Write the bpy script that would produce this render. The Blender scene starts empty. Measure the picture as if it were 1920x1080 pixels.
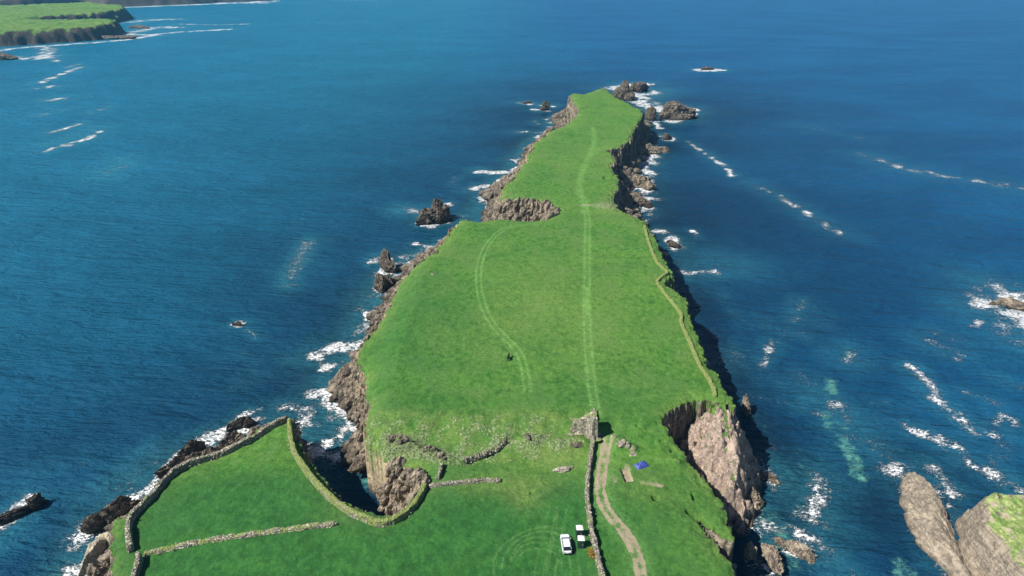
import bpy, bmesh, math, random
import numpy as np
from mathutils import Vector, Matrix
S = bpy.context.scene
C = S.collection
R = math.radians

# ------------------------------------------------------------------ camera, sky, sun, exposure
CAM_H = 117.0; PITCH = 25.84; F = 1280.0
cd = bpy.data.cameras.new('camera'); cam = bpy.data.objects.new('camera', cd); C.objects.link(cam)
cam.location = (0, 0, CAM_H); cam.rotation_euler = (R(90-PITCH), 0, 0)
cd.lens = 24; cd.sensor_width = 36; cd.clip_start = 1; cd.clip_end = 60000
S.camera = cam
SUN_EL = 49.0; SH_AZ = 24.0            # shadows fall towards +x, turned 24 degrees towards +y
w = bpy.data.worlds.new('World'); S.world = w; w.use_nodes = True
nt = w.node_tree; bg = nt.nodes['Background']
sky = nt.nodes.new('ShaderNodeTexSky'); sky.sky_type = 'NISHITA'; sky.sun_disc = False
sd = Vector((-math.cos(R(SH_AZ)), -math.sin(R(SH_AZ)), 0))
sky.sun_elevation = R(SUN_EL); sky.sun_rotation = math.atan2(sd.x, sd.y)
sky.air_density = 1.0; sky.dust_density = 0.1; sky.ozone_density = 4.0
nt.links.new(sky.outputs[0], bg.inputs[0]); bg.inputs[1].default_value = 0.05
ld = bpy.data.lights.new('sun', 'SUN'); ld.energy = 5.0; ld.angle = R(0.5); ld.color = (1, .95, .87)
lo = bpy.data.objects.new('sun', ld); C.objects.link(lo)
dirv = Vector((math.cos(R(SH_AZ))*math.cos(R(SUN_EL)), math.sin(R(SH_AZ))*math.cos(R(SUN_EL)), -math.sin(R(SUN_EL))))
lo.rotation_euler = dirv.to_track_quat('-Z', 'Y').to_euler(); lo.location = (-100, -50, 200)
S.view_settings.view_transform = 'Standard'; S.view_settings.look = 'None'
S.view_settings.exposure = 0.72; S.view_settings.gamma = 1
S.cycles.volume_bounces = 0

# ------------------------------------------------------------------ numpy helpers
rng = np.random.RandomState(7); random.seed(7)
PERM = np.concatenate([rng.permutation(256)]*2).astype(np.int32)
GA = rng.rand(256)*2*np.pi; GX = np.cos(GA).astype(np.float32); GY = np.sin(GA).astype(np.float32)
def noise(x, y):
    x = np.asarray(x, np.float32); y = np.asarray(y, np.float32)
    xi = np.floor(x).astype(np.int32); yi = np.floor(y).astype(np.int32)
    fx = x-xi; fy = y-yi; xi &= 255; yi &= 255
    u = fx*fx*fx*(fx*(fx*6-15)+10); v = fy*fy*fy*(fy*(fy*6-15)+10)
    def g(ix, iy, dx, dy):
        h = PERM[PERM[ix & 255]+(iy & 255)]; return GX[h]*dx+GY[h]*dy
    a = g(xi, yi, fx, fy); b = g(xi+1, yi, fx-1, fy); c = g(xi, yi+1, fx, fy-1); d = g(xi+1, yi+1, fx-1, fy-1)
    return (a+(b-a)*u + ((c+(d-c)*u)-(a+(b-a)*u))*v)*1.5
def fbm(x, y, o=4, ox=0):
    s = 0; a = 1; n = 0
    for i in range(o):
        s = s+a*noise(x+ox+i*17.3, y-ox*1.7+i*9.1); n += a; a *= .5; x = x*2.03; y = y*2.03
    return s/n
def ridge(x, y, o=3, ox=0):
    s = 0; a = 1; n = 0
    for i in range(o):
        s = s+a*(1-2*np.abs(noise(x+ox+i*11.3, y+ox+i*5.1))); n += a; a *= .5; x = x*2.1; y = y*2.1
    return s/n
def sst(a, b, x):
    t = np.clip((x-a)/(b-a), 0, 1); return t*t*(3-2*t)
def seg_dist(px, py, pts, closed=False, want_t=False):
    P = np.asarray(pts, np.float32); Q = np.roll(P, -1, 0) if closed else P[1:]; A = P if closed else P[:-1]
    best = np.full(px.shape, 1e9, np.float32); bt = np.zeros(px.shape, np.float32)
    cum = 0; tot = sum(math.hypot(*(Q[i]-A[i])[:2]) for i in range(len(Q))) if want_t else 1
    for i in range(len(Q)):
        dx, dy = Q[i, 0]-A[i, 0], Q[i, 1]-A[i, 1]; L2 = dx*dx+dy*dy+1e-9
        t = np.clip(((px-A[i, 0])*dx+(py-A[i, 1])*dy)/L2, 0, 1)
        d = (px-A[i, 0]-t*dx)**2+(py-A[i, 1]-t*dy)**2
        if want_t:
            L = math.sqrt(L2); m = d < best; bt[m] = ((cum+t*L)/tot)[m]; cum += L
        best = np.minimum(best, d)
    best = np.sqrt(best)
    return (best, bt) if want_t else best
def inside(px, py, pts):
    P = np.asarray(pts, np.float32); r = np.zeros(px.shape, bool); n = len(P)
    for i in range(n):
        x1, y1 = P[i]; x2, y2 = P[(i+1) % n]
        if y1 == y2: continue
        m = ((y1 > py) != (y2 > py)) & (px < (x2-x1)*(py-y1)/(y2-y1)+x1)
        r ^= m
    return r
def sdf(px, py, pts):          # positive inside
    d = seg_dist(px, py, pts, True); return np.where(inside(px, py, pts), d, -d)

# ------------------------------------------------------------------ surveying: a bearing read in the photograph -> a place on the ground
CP, SP = math.cos(R(PITCH)), math.sin(R(PITCH))
def at(x, y, z=0.0):
    u = (x-960)/F; v = (y-540)/F; t = (CAM_H-z)/(SP+v*CP)
    return (u*t, (CP-v*SP)*t)
def hp(x, y):                  # height of the turf above the sea
    x = np.asarray(x, float); y = np.asarray(y, float)
    b = 15+3.0*sst(120, 137, y)*sst(-42, -30, x)
    b = b-1.5*sst(200, 275, y)-2.2*np.exp(-((y-288)/9)**2)+1.0*sst(300, 380, y)+3.0*sst(430, 560, y)
    b = b-1.2*sst(-45, -75, x)*(y < 150)
    b = b+.5*fbm(x/28, y/28, 2)+.9*np.exp(-((y-131)/4.5)**2)*(fbm(x/7, y/7, 2, 5)+.2)
    return b
def on(x, y, dz=0.0):
    z = 16.0
    for _ in range(8):
        p = at(x, y, z+dz); z = float(hp(*p))
    return p
def W(l): return [tuple(q[1:]) if q[0] == 'w' else at(*q) for q in l]
def P_(l): return [tuple(q[1:]) if q[0] == 'w' else on(*q) for q in l]

# ------------------------------------------------------------------ bpy helpers
def tag(o, label=None, cat=None, group=None, kind=None):
    if label: o['label'] = label
    if cat: o['category'] = cat
    if group: o['group'] = group
    if kind or cat: o['kind'] = kind or 'thing'
    return o
def link(name, me, mats=(), parent=None):
    o = bpy.data.objects.new(name, me); C.objects.link(o)
    for m in (mats if isinstance(mats, (list, tuple)) else [mats]): me.materials.append(m)
    if parent: o.parent = parent
    return o
def empty(name, loc, rz=0):
    o = bpy.data.objects.new(name, None); C.objects.link(o); o.location = loc; o.rotation_euler = (0, 0, rz); o.empty_display_size = .3
    return o
def fast_mesh(name, V, Fq, smooth=True):
    me = bpy.data.meshes.new(name); V = np.ascontiguousarray(V, np.float32); Fq = np.ascontiguousarray(Fq, np.int32)
    k = Fq.shape[1]; me.vertices.add(len(V)); me.vertices.foreach_set('co', V.ravel())
    me.loops.add(Fq.size); me.loops.foreach_set('vertex_index', Fq.ravel())
    me.polygons.add(len(Fq)); me.polygons.foreach_set('loop_start', np.arange(0, Fq.size, k, dtype=np.int32))
    me.polygons.foreach_set('loop_total', np.full(len(Fq), k, np.int32))
    me.polygons.foreach_set('use_smooth', np.full(len(Fq), smooth, bool))
    me.update(calc_edges=True); return me
def add_attr(me, name, cols):
    a = me.color_attributes.new(name, 'FLOAT_COLOR', 'POINT')
    n = cols[0].size; A = np.ones((n, 4), np.float32)
    for i, c in enumerate(cols): A[:, i] = np.clip(c.ravel(), 0, 4)
    a.data.foreach_set('color', A.ravel())
def grid_faces(nr, nc, keep=None):
    i = np.arange(nr-1)[:, None]*nc+np.arange(nc-1)[None, :]
    Fq = np.stack([i, i+1, i+nc+1, i+nc], -1).reshape(-1, 4)
    if keep is not None:
        k = keep.ravel(); Fq = Fq[k[Fq].any(1)]
    return Fq
def compact(V, Fq, cols):
    used = np.zeros(len(V), bool); used[Fq.ravel()] = True
    m = np.cumsum(used)-1
    return V[used], m[Fq], [[c.ravel()[used] for c in g] for g in cols]

# ------------------------------------------------------------------ node helpers
class N:
    def __init__(s, name):
        s.m = bpy.data.materials.new(name); s.m.use_nodes = True; s.t = s.m.node_tree
        s.b = s.t.nodes['Principled BSDF']
        s.pos = s.t.nodes.new('ShaderNodeNewGeometry').outputs['Position']
    def n(s, ty, ins=None, **kw):
        nd = s.t.nodes.new(ty)
        for k, v in kw.items(): setattr(nd, k, v)
        for k, v in (ins or {}).items(): s.set(nd.inputs[k], v)
        return nd
    def set(s, inp, v):
        if isinstance(v, bpy.types.NodeSocket): s.t.links.new(v, inp)
        elif isinstance(v, (tuple, list)) and len(v) == 3 and inp.type == 'RGBA': inp.default_value = (*v, 1)
        else: inp.default_value = v
    def math(s, op, a, b=0.0, c=0.0, clamp=False):
        nd = s.n('ShaderNodeMath', {0: a, 1: b, 2: c}, operation=op, use_clamp=clamp); return nd.outputs[0]
    def map(s, scale=(1, 1, 1), rot=(0, 0, 0), src=None):
        return s.n('ShaderNodeMapping', {'Vector': src or s.pos, 'Scale': scale, 'Rotation': rot}).outputs[0]
    def noise(s, scale, detail=4, rough=.55, vec=None, dist=0):
        return s.n('ShaderNodeTexNoise', {'Vector': vec or s.pos, 'Scale': scale, 'Detail': detail, 'Roughness': rough, 'Distortion': dist}).outputs[0]
    def ramp(s, f, a, b, lo=0., hi=1.):
        return s.n('ShaderNodeMapRange', {0: f, 1: a, 2: b, 3: lo, 4: hi}, interpolation_type='SMOOTHSTEP').outputs[0]
    def mix(s, f, a, b, mode='MIX'):
        nd = s.n('ShaderNodeMix', {}, data_type='RGBA', blend_type=mode)
        s.set(nd.inputs[0], f); s.set(nd.inputs[6], a); s.set(nd.inputs[7], b); return nd.outputs[2]
    def attr(s, name):
        a = s.n('ShaderNodeAttribute', attribute_name=name)
        return s.n('ShaderNodeSeparateColor', {0: a.outputs['Color']}).outputs
    def bump(s, h, strength=.5, dist=1., normal=None):
        ins = {'Height': h, 'Strength': strength, 'Distance': dist}
        if normal: ins['Normal'] = normal
        return s.n('ShaderNodeBump', ins).outputs[0]
    def out(s, col=None, rough=None, normal=None, spec=None, metal=None):
        if col is not None: s.set(s.b.inputs['Base Color'], col)
        if rough is not None: s.set(s.b.inputs['Roughness'], rough)
        if normal is not None: s.set(s.b.inputs['Normal'], normal)
        if spec is not None: s.set(s.b.inputs['Specular IOR Level'], spec)
        if metal is not None: s.set(s.b.inputs['Metallic'], metal)
        return s.m

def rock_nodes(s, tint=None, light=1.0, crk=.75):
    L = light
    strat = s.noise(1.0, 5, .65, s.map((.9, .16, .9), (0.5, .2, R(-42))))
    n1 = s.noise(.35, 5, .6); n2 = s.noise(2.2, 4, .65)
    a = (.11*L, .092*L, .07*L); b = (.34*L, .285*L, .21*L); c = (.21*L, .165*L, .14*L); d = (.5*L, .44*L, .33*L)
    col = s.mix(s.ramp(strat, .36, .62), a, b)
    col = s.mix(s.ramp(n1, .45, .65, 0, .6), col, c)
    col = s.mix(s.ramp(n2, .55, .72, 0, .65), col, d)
    cn = s.noise(1.0, 4, .6, s.map((1.5, .22, 1.1), (.35, .25, R(-46))), .5); cn2 = s.noise(.5, 4, .6, s.map((.5, 1.4, 1.2), (.3, .1, R(-30))), .8)
    crack = s.math('MULTIPLY', s.ramp(s.math('ABSOLUTE', s.math('SUBTRACT', cn, .5)), .0, .03), s.ramp(s.math('ABSOLUTE', s.math('SUBTRACT', cn2, .52)), .0, .022))
    crack = s.math('MAXIMUM', crack, s.ramp(n1, .5, .42))
    col = s.mix(crack, s.mix(crk, col, (.03, .026, .022)), col)
    h = s.math('ADD', s.math('MULTIPLY', strat, 1.3), s.math('ADD', s.math('MULTIPLY', n2, .35), s.math('MULTIPLY', crack, .25)))
    return col, h
def wet(s, col, lo=.3, hi=3.2):
    z = s.n('ShaderNodeSeparateXYZ', {0: s.pos}).outputs[2]
    wz = s.math('ADD', z, s.math('MULTIPLY', s.noise(.4, 3), 1.5))
    f = s.ramp(wz, lo+.7, hi+.7)
    return s.mix(f, s.mix(.8, col, (.02, .018, .015)), col), f

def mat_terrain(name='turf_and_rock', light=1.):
    s = N(name)
    m = s.attr('mask'); g = s.attr('tone'); e = s.attr('extra')
    rc, rh = rock_nodes(s, light=light)
    rc = s.mix(s.math('MULTIPLY', e[0], .75), rc, s.mix(s.noise(.8, 5, .65, s.map((1, .25, 1), (0, 0, R(55)))), (.17, .125, .10), (.72, .56, .46)))
    rc = s.mix(e[2], rc, s.mix(s.noise(1.1, 5, .6), (.36, .27, .15), (.62, .52, .33)))
    rc, wf = wet(s, rc)
    n0 = s.noise(.045, 3); n1 = s.noise(.22, 4, .6); n2 = s.noise(1.3, 4, .7); n3 = s.noise(6.5, 3, .7)
    gc = s.mix(s.ramp(n0, .35, .65), (.078, .210, .028), (.150, .275, .042))
    gc = s.mix(s.ramp(n1, .42, .72, 0, .75), gc, (.150, .225, .034))
    gc = s.mix(s.math('MULTIPLY', g[1], .9), gc, s.mix(s.ramp(n1, .4, .65), (.024, .135, .028), (.050, .200, .036)))
    gc = s.mix(s.ramp(s.noise(.07, 5, .65, s.map((.7, 1.3, 1), (0, 0, .4)), .5), .5, .38, 0, .7), gc, (.045, .155, .022))
    n4 = s.noise(.55, 5, .75, s.map((1, .8, 1)))
    gc = s.mix(s.ramp(n4, .47, .62, 0, .85), gc, s.mix(g[1], (.22, .30, .075), (.075, .23, .045)))
    gc = s.mix(s.ramp(n4, .47, .36, 0, .8), gc, (.026, .095, .016))
    gc = s.mix(s.ramp(s.noise(.10, 6, .68, s.map((1, .7, 1))), .48, .60, 0, .65), gc, s.mix(g[1], (.19, .25, .075), (.05, .18, .045)))
    gc = s.mix(s.math('MULTIPLY', g[0], s.ramp(n2, .25, .75, .35, 1.)), gc, s.mix(n1, (.20, .25, .055), (.40, .37, .14)))
    gc = s.mix(s.ramp(n2, .28, .75, .45, 0), gc, (.022, .070, .012))
    gc = s.mix(s.ramp(n2, .5, .8, 0, .28), gc, (.16, .26, .045))
    gc = s.mix(s.ramp(n3, .3, .75, .35, 0), gc, (.025, .075, .012))
    gc = s.mix(s.math('MULTIPLY', m[2], s.ramp(n2, .3, .62, .2, .95)), gc, (.23, .34, .11))
    br = s.noise(1.6, 4, .7)
    rf = s.math('ADD', g[2], s.math('MULTIPLY', s.math('SUBTRACT', br, .5), s.math('MULTIPLY', s.math('MINIMUM', g[2], 1.), 4.5)), clamp=True)
    gc = s.mix(s.ramp(rf, .60, .9, 0, .85), gc, s.mix(s.ramp(s.noise(2.2, 4, .7), .35, .6), (.06, .065, .03), (.42, .38, .24)))
    gc = s.mix(1.0, gc, s.mix(g[1], (.68, .93, .70), (.60, .78, .70)), 'MULTIPLY')
    dirt = s.mix(s.noise(.9, 5, .7), (.16, .135, .085), (.38, .33, .22))
    dm = s.ramp(s.math('ADD', m[1], s.math('MULTIPLY', s.math('SUBTRACT', s.noise(1.4, 4, .7), .5), .7)), .35, .65)
    gc = s.mix(dm, gc, dirt)
    rm = s.ramp(s.math('ADD', m[0], s.math('MULTIPLY', s.math('SUBTRACT', s.noise(.9, 5, .7), .5), .9)), .38, .62)
    col = s.mix(rm, gc, rc)
    gh = s.math('ADD', s.math('MULTIPLY', n2, .35), s.math('ADD', s.math('MULTIPLY', n3, .16), s.math('MULTIPLY', n1, .5)))
    gh = s.math('ADD', gh, s.math('MULTIPLY', s.math('MULTIPLY', g[2], br), 1.1))
    h = s.math('ADD', s.math('MULTIPLY', gh, s.math('SUBTRACT', 1., rm)), s.math('MULTIPLY', rh, rm))
    return s.out(col, s.mix(rm, (.9, .9, .9), s.mix(wf, (.4, .4, .4), (.85, .85, .85))), s.bump(h, .9, .9), .25)

def mat_rock(name, light=1., tint=None, grass=0., wetlo=.3, wethi=3.0, crk=.75, bmp=1.):
    s = N(name); rc, rh = rock_nodes(s, light=light, crk=crk)
    if tint: rc = s.mix(tint[3], rc, s.mix(s.noise(.8, 5), tuple(c*.5 for c in tint[:3]), tint[:3]))
    if grass:
        nz = s.n('ShaderNodeSeparateXYZ', {0: s.n('ShaderNodeNewGeometry').outputs['Normal']}).outputs[2]
        f = s.ramp(s.math('ADD', nz, s.math('MULTIPLY', s.noise(.35, 4), .5)), 1.32-grass*.25, 1.42-grass*.25)
        zz = s.n('ShaderNodeSeparateXYZ', {0: s.pos}).outputs[2]
        f = s.math('MULTIPLY', f, s.ramp(s.math('ADD', zz, s.math('MULTIPLY', s.noise(.35, 6, .75), 9.)), 11.2, 13.4))
        rc = s.mix(f, rc, s.mix(s.ramp(s.noise(.5, 5, .7), .35, .6), (.12, .24, .04), (.34, .40, .15)))
    rc, wf = wet(s, rc, wetlo, wethi)
    return s.out(rc, s.mix(wf, (.35, .35, .35), (.85, .85, .85)), s.bump(rh, bmp, .8), .3)

def mat_wall(name, moss=.3, light=1.):
    s = N(name)
    v = s.n('ShaderNodeTexVoronoi', {'Vector': s.map((1, 1, 1.5)), 'Scale': 2.0, 'Randomness': 1.})
    e = s.n('ShaderNodeTexVoronoi', {'Vector': s.map((1, 1, 1.5)), 'Scale': 2.0}, feature='DISTANCE_TO_EDGE').outputs[0]
    vv = s.n('ShaderNodeSeparateColor', {0: v.outputs['Color']}).outputs[0]
    L = light
    col = s.mix(vv, (.17*L, .155*L, .125*L), (.50*L, .46*L, .37*L))
    col = s.mix(s.ramp(s.noise(3., 4), .4, .7, 0, .5), col, (.30*L, .29*L, .20*L))
    col = s.mix(s.ramp(e, .0, .1), (.025, .022, .018), col)
    mo = s.mix(s.noise(2.), (.10, .15, .03), (.32, .36, .13))
    nz = s.n('ShaderNodeSeparateXYZ', {0: s.n('ShaderNodeNewGeometry').outputs['Normal']}).outputs[2]
    mf = s.ramp(s.math('ADD', s.noise(.7, 4), s.math('MULTIPLY', nz, .15)), .85-moss*.65, .97-moss*.65)
    col = s.mix(mf, col, mo)
    return s.out(col, .9, s.bump(s.math('ADD', s.ramp(e, 0, .2), s.math('MULTIPLY', s.noise(5), .4)), 1., .15), .2)

def mat_sea():
    s = N('sea_water'); f = s.attr('foam'); q = s.attr('water')
    # wind ripples, longer waves and slow swell, all lying across the wind
    r1 = s.noise(.55, 5, .6, s.map((.45, 1.15, 1), (0, 0, R(14))), .3)
    r2 = s.noise(.16, 4, .55, s.map((.4, 1.2, 1), (0, 0, R(20))), .4)
    r3 = s.noise(.045, 3, .5, s.map((.5, 1.1, 1), (0, 0, R(8))))
    r4 = s.noise(2.3, 3, .6, s.map((.6, 1.1, 1), (0, 0, R(25))))
    h = s.math('ADD', s.math('MULTIPLY', r1, .9), s.math('ADD', s.math('MULTIPLY', r2, 2.2), s.math('ADD', s.math('MULTIPLY', r3, 3.0), s.math('MULTIPLY', r4, .16))))
    big = s.noise(.012, 4, .55, s.map((.6, 1.1, 1), (0, 0, R(-25)))); mid = s.noise(.05, 4, .6, s.map((.7, 1.2, 1), (0, 0, R(15))))
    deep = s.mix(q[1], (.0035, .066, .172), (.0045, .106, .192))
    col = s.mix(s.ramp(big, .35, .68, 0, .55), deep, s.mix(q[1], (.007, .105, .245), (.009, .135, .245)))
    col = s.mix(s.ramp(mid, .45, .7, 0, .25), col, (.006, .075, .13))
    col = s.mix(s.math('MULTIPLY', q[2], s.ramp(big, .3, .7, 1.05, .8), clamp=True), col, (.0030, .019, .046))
    fn = s.noise(.8, 7, .78, s.map((.75, 1.15, 1), (0, 0, R(30))), 1.6); fn2 = s.noise(3.2, 4, .8, None, 1.2)
    fnn = s.math('ADD', s.math('MULTIPLY', fn, .7), s.math('MULTIPLY', fn2, .3))
    fnn = s.math('ADD', s.math('MULTIPLY', s.math('SUBTRACT', fnn, .5), 1.9), .5)
    aq = s.math('MULTIPLY', f[1], s.ramp(fnn, .25, .75, .3, 1.1), clamp=True)
    col = s.mix(aq, col, s.mix(s.noise(.6, 5), (.012, .13, .19), (.07, .34, .38)))
    reef = s.math('MULTIPLY', s.ramp(s.math('ADD', q[0], s.math('MULTIPLY', s.math('SUBTRACT', s.noise(.45, 6, .78), .5), 4.)), .25, 1.3, 0, .85), s.ramp(q[0], .05, .5))
    col = s.mix(reef, col, s.mix(s.noise(.7, 4), (.03, .17, .16), (.15, .38, .28)))
    th = s.math('SUBTRACT', .745, s.math('MULTIPLY', s.math('MINIMUM', f[0], 1.3), .26))
    fm = s.n('ShaderNodeMapRange', {0: fnn, 1: s.math('SUBTRACT', th, .03), 2: s.math('ADD', th, .10), 3: 0., 4: 1.}, interpolation_type='SMOOTHSTEP').outputs[0]
    fm = s.math('MULTIPLY', s.math('MULTIPLY', fm, s.ramp(f[0], .05, .3)), s.ramp(s.math('ADD', f[0], fn2), .7, 1.7, .45, 1.))
    col = s.mix(fm, col, s.mix(s.ramp(f[0], .3, 1.), (.50, .62, .66), (.86, .88, .88)))
    rough = s.mix(fm, (.36, .36, .36), (.9, .9, .9))
    return s.out(col, rough, s.bump(s.math('ADD', h, s.math('MULTIPLY', fm, .25)), 1., 1.7), .035)

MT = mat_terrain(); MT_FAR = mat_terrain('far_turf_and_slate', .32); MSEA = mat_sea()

# ------------------------------------------------------------------ the headland
P_EDGE = P_([(240,1300),(212,1080),(206,1036),(206,1001),(209,973),(241,960),(260,948),(291,916),(316,891),(341,875),(401,856),(470,822),(484,802),(533,776),
  (551,785),(556,819),(572,848),(583,866),(604,893),(640,932),(680,952),(718,966),(745,957),(780,930),(797,905),(780,880),(750,867),(720,860),(700,845),
  (687,827),(683,800),(690,775),(688,740),(684,700),(670,672),(676,648),(708,612),(730,574),(749,527),(780,498),(818,470),(845,436),(866,410),(902,414),(935,409),(990,413),
  (1028,409),(1046,396),(1030,378),(985,374),(938,372),(945,352),(958,338),(975,318),(991,297),(1000,272),(1013,260),(1035,244),(1058,236),(1078,222),(1088,205),(1074,190),(1072,174),(1099,176),
  (1130,164),(1158,183),(1202,205),(1206,214),(1190,236),(1180,263),(1160,274),(1137,280),(1153,297),(1141,313),(1158,330),(1157,352),(1144,369),(1155,388),(1180,400),(1208,414),
  (1233,454),(1247,491),(1262,514),(1240,524),(1262,540),(1288,563),(1296,602),(1314,643),(1321,676),(1347,706),(1372,742),(1377,758),
  (1340,748),(1300,744),(1282,750),(1256,767),(1245,789),(1268,820),(1290,862),(1320,893),(1350,928),(1362,960),(1376,1008),(1346,1004),(1330,988),(1303,962),(1318,984),(1328,1000),(1340,1019),(1371,1050),(1387,1080),(1470,1300)])
W_LINE = W([(185,1300),(185,1080),(190,1050),(192,1010),(185,980),(205,955),(240,952),(275,938),(298,912),(322,884),(352,866),(402,848),(455,824),(478,802),(505,784),(537,768),
  (566,786),(575,800)])+[('x')]
W_LINE = W_LINE[:-1]
e = [on(*q) for q in [(566,815),(590,850),(625,905),(662,932),(700,948),(718,955)]]
W_LINE += [(x+1.9, y+1.5) for x, y in e]
W_LINE += W([(708,958),(716,940),(720,925),(712,908),(688,895),(656,889),(641,874),(628,850),(645,812),(625,778),(606,750),(606,728),(630,697),(662,655),(670,627),(686,596),(705,558),(712,545),
  (738,512),(765,490),(785,480),(811,457),(835,428),(852,412)])
W_LINE += [(-25,289),(-14,284),(-2,281),(8,280),(13,282),(6,285),(-6,287),(-16,291)]
W_LINE += W([(905,385),(902,372),(912,356),(930,338),(956,326),(968,303),(990,272),(1015,252),(1040,243)])
W_LINE += W([(1040,238),(1027,224),(1040,205)])
e = [on(*q) for q in [(1060,176),(1099,170),(1130,160),(1158,172),(1205,195)]]
W_LINE += [(e[0][0]-14, e[0][1]+4), (e[1][0]-4, e[1][1]+16), (e[2][0], e[2][1]+22), (e[3][0]+12, e[3][1]+18), (e[4][0]+14, e[4][1]+8)]
W_LINE += W([(1217,235),(1220,252),(1210,285),(1204,305),(1194,335),(1188,358),(1196,385),(1206,410)])
e = [on(*q) for q in [(1233,454),(1247,491),(1262,514),(1262,540),(1288,563),(1296,602),(1314,643),(1321,676),(1347,706),(1372,742)]]
W_LINE += [(x+7.5, y+2) for x, y in e]
W_LINE += [(46,141),(40.5,134)]
e = [on(*q) for q in [(1310,752),(1285,752),(1262,766),(1260,786),(1282,820),(1305,862),(1335,893),(1365,928),(1378,960),(1386,1000),(1400,1080)]]
W_LINE += [(e[0][0]+.5, e[0][1]-5), (e[1][0], e[1][1]-5), (e[2][0]+2, e[2][1]-3)]+[(x+2.2, y-.5) for x, y in e[3:]]
W_LINE += P_([(1500,1300)])

# rock rib east of the cove: ridge points (x, y, height)
def pz(x, y, z): return (*at(x, y, z), z)
RIB = [pz(1356,757,17.), pz(1366,785,16.2), pz(1370,825,14.2), pz(1380,870,11.5), pz(1384,905,9), pz(1392,935,5.5), pz(1403,958,2.), pz(1412,975,-1)]

ny, nx = 1180, 640
ys = 72*np.exp(np.linspace(0, math.log(660/72), ny)); u = np.linspace(0, 1, nx)
Lb = np.interp(ys, [70, 160, 300, 640], [-104, -82, -40, 10]); Rb = np.interp(ys, [70, 160, 300, 640], [66, 66, 85, 150])
Y = np.repeat(ys[:, None], nx, 1).astype(np.float32); X = (Lb[:, None]+(Rb-Lb)[:, None]*u[None, :]).astype(np.float32)
def soft_zone(X, Y): return np.clip(np.exp(-(((X-10)/22)**2+((Y-294)/12)**2))*1.5+np.exp(-(((X+20)/15)**2+((Y-124)/13)**2))*1.8, 0, 1)
def terrain(X, Y):
    jx = 1.5*fbm(X/6, Y/6, 4, 3)+.6*noise(X/1.3, Y/1.3)+.35*noise(X/.6, Y/.6); jy = 1.3*fbm(X/6, Y/6, 4, 31)+.5*noise(X/1.3+40, Y/1.3)
    far = sst(240, 420, Y)
    dP = sdf(X+jx*(1+far), Y+jy*(1+far), P_EDGE)
    jw = 2.0*fbm(X/8, Y/8, 4, 77)*(1+.3*far)*(1-.8*np.exp(-(((X+32)/16)**2+((Y-125)/18)**2)))
    dW = sdf(X+jx+jw, Y+jy-jw, W_LINE)-1.2-2.3*((X < 40) & (Y > 145))*(X < np.interp(Y, [145, 300, 640], [0, 15, 70]))
    top = hp(X, Y)
    # strata strike from lower left to upper right
    c, s_ = math.cos(R(48)), math.sin(R(48)); a = X*c+Y*s_; b = -X*s_+Y*c
    strata = ridge(a/16, b/3.4, 4, 5); blk = ridge(X/5, Y/5, 3, 50)
    q = np.clip(-dP, 0, None); wv = np.clip(dW, 0, None); t = q/(q+wv+1e-3); t = np.clip(t+np.clip(4*t*(1-t), 0, 1)*(.26*ridge(X/4.5, Y/4.5, 3, 200)+.12*noise(X/1.6, Y/1.6)), 0, 1)
    soft = np.clip(np.exp(-(((X-10)/22)**2+((Y-294)/12)**2))*1.5+np.exp(-(((X+20)/15)**2+((Y-124)/13)**2))*1.8, 0, 1)
    prof = (1-t)**(2.3-1.4*soft)*.8+.2*(1-sst(.02, .5, t))
    h = top*prof
    m = np.clip(4*t*(1-t), 0, 1)**.6
    h = h+m*(strata*2.6+blk*1.6)*sst(0, 5, q+wv)*(1+.3*soft)+soft*m*3.6*ridge(X/5.5, Y/5.5, 3, 61)
    hq = (h+1.1*noise(X/4, Y/4)+.12*a)/2.2; st = (np.floor(hq)+sst(.45, 1., hq-np.floor(hq))-hq)*2.2; h = h+st*m*np.clip(.75*soft+.5*sst(-.2, .4, noise(X/9, Y/9)), 0, .95)
    ww = np.clip(h, 0, 30)
    h = h+m*(.8+2.4*soft)*noise(a/4.2+ww/5, ww/2.1+b/7)*sst(0, 3, q+wv)+m*(.4+.9*soft)*noise(a/1.7, ww/1.1+b/3)
    inP = dP > 0
    rim = np.exp(-np.clip(dP, 0, 50)/1.6)
    h = np.where(inP, top-(.7+.9*np.clip(noise(X/2.2, Y/2.2+70), 0, 1))*rim+.16*fbm(X/2.5, Y/2.5, 3), np.where(dW > 0, np.minimum(h, top-.55-.4*q), -.55*np.clip(-dW, 0, 8)-.05-.8*sst(0, 1.2, -dW)))
    # rib
    rp = [(p[0], p[1]) for p in RIB]; rz = np.array([p[2] for p in RIB])
    d, tt = seg_dist(X+jx*.8, Y+jy*.8, rp, want_t=True)
    L = np.cumsum([0]+[math.hypot(rp[i+1][0]-rp[i][0], rp[i+1][1]-rp[i][1]) for i in range(len(rp)-1)]); L = L/L[-1]
    zr = np.interp(tt, L, rz); cx = np.interp(tt, L, [p[0] for p in rp])
    left = (X < cx)
    a2 = X*math.cos(R(35))+Y*math.sin(R(35)); b2 = -X*math.sin(R(35))+Y*math.cos(R(35))
    slab = ridge(a2/9, b2/2.6, 3, 15)
    hr = np.where(left, zr+.8-d*1.25-.02*d*d+2.6*slab*sst(0, 2, d)+2.2*blk*sst(0,2,d), zr-d*1.75+blk*2.2+slab*1.5)
    sw = (hr*.9+a2*.55+1.2*noise(X/5, Y/5))/2.4; hr = hr+(np.floor(sw)+sst(.55, 1., sw-np.floor(sw))-sw)*1.5*sst(0, 2, d)
    hr = np.where(Y > rp[0][1]+3, -9, hr)
    rib = (hr > h) & (hr > -1) & (dP < -.3)
    h = np.where(rib, hr, h)
    return h, dP, dW, t, rib, top, rim, strata, blk
H, dP, dW, tt_, rib, top, rim, strata, blk = terrain(X, Y)
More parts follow.
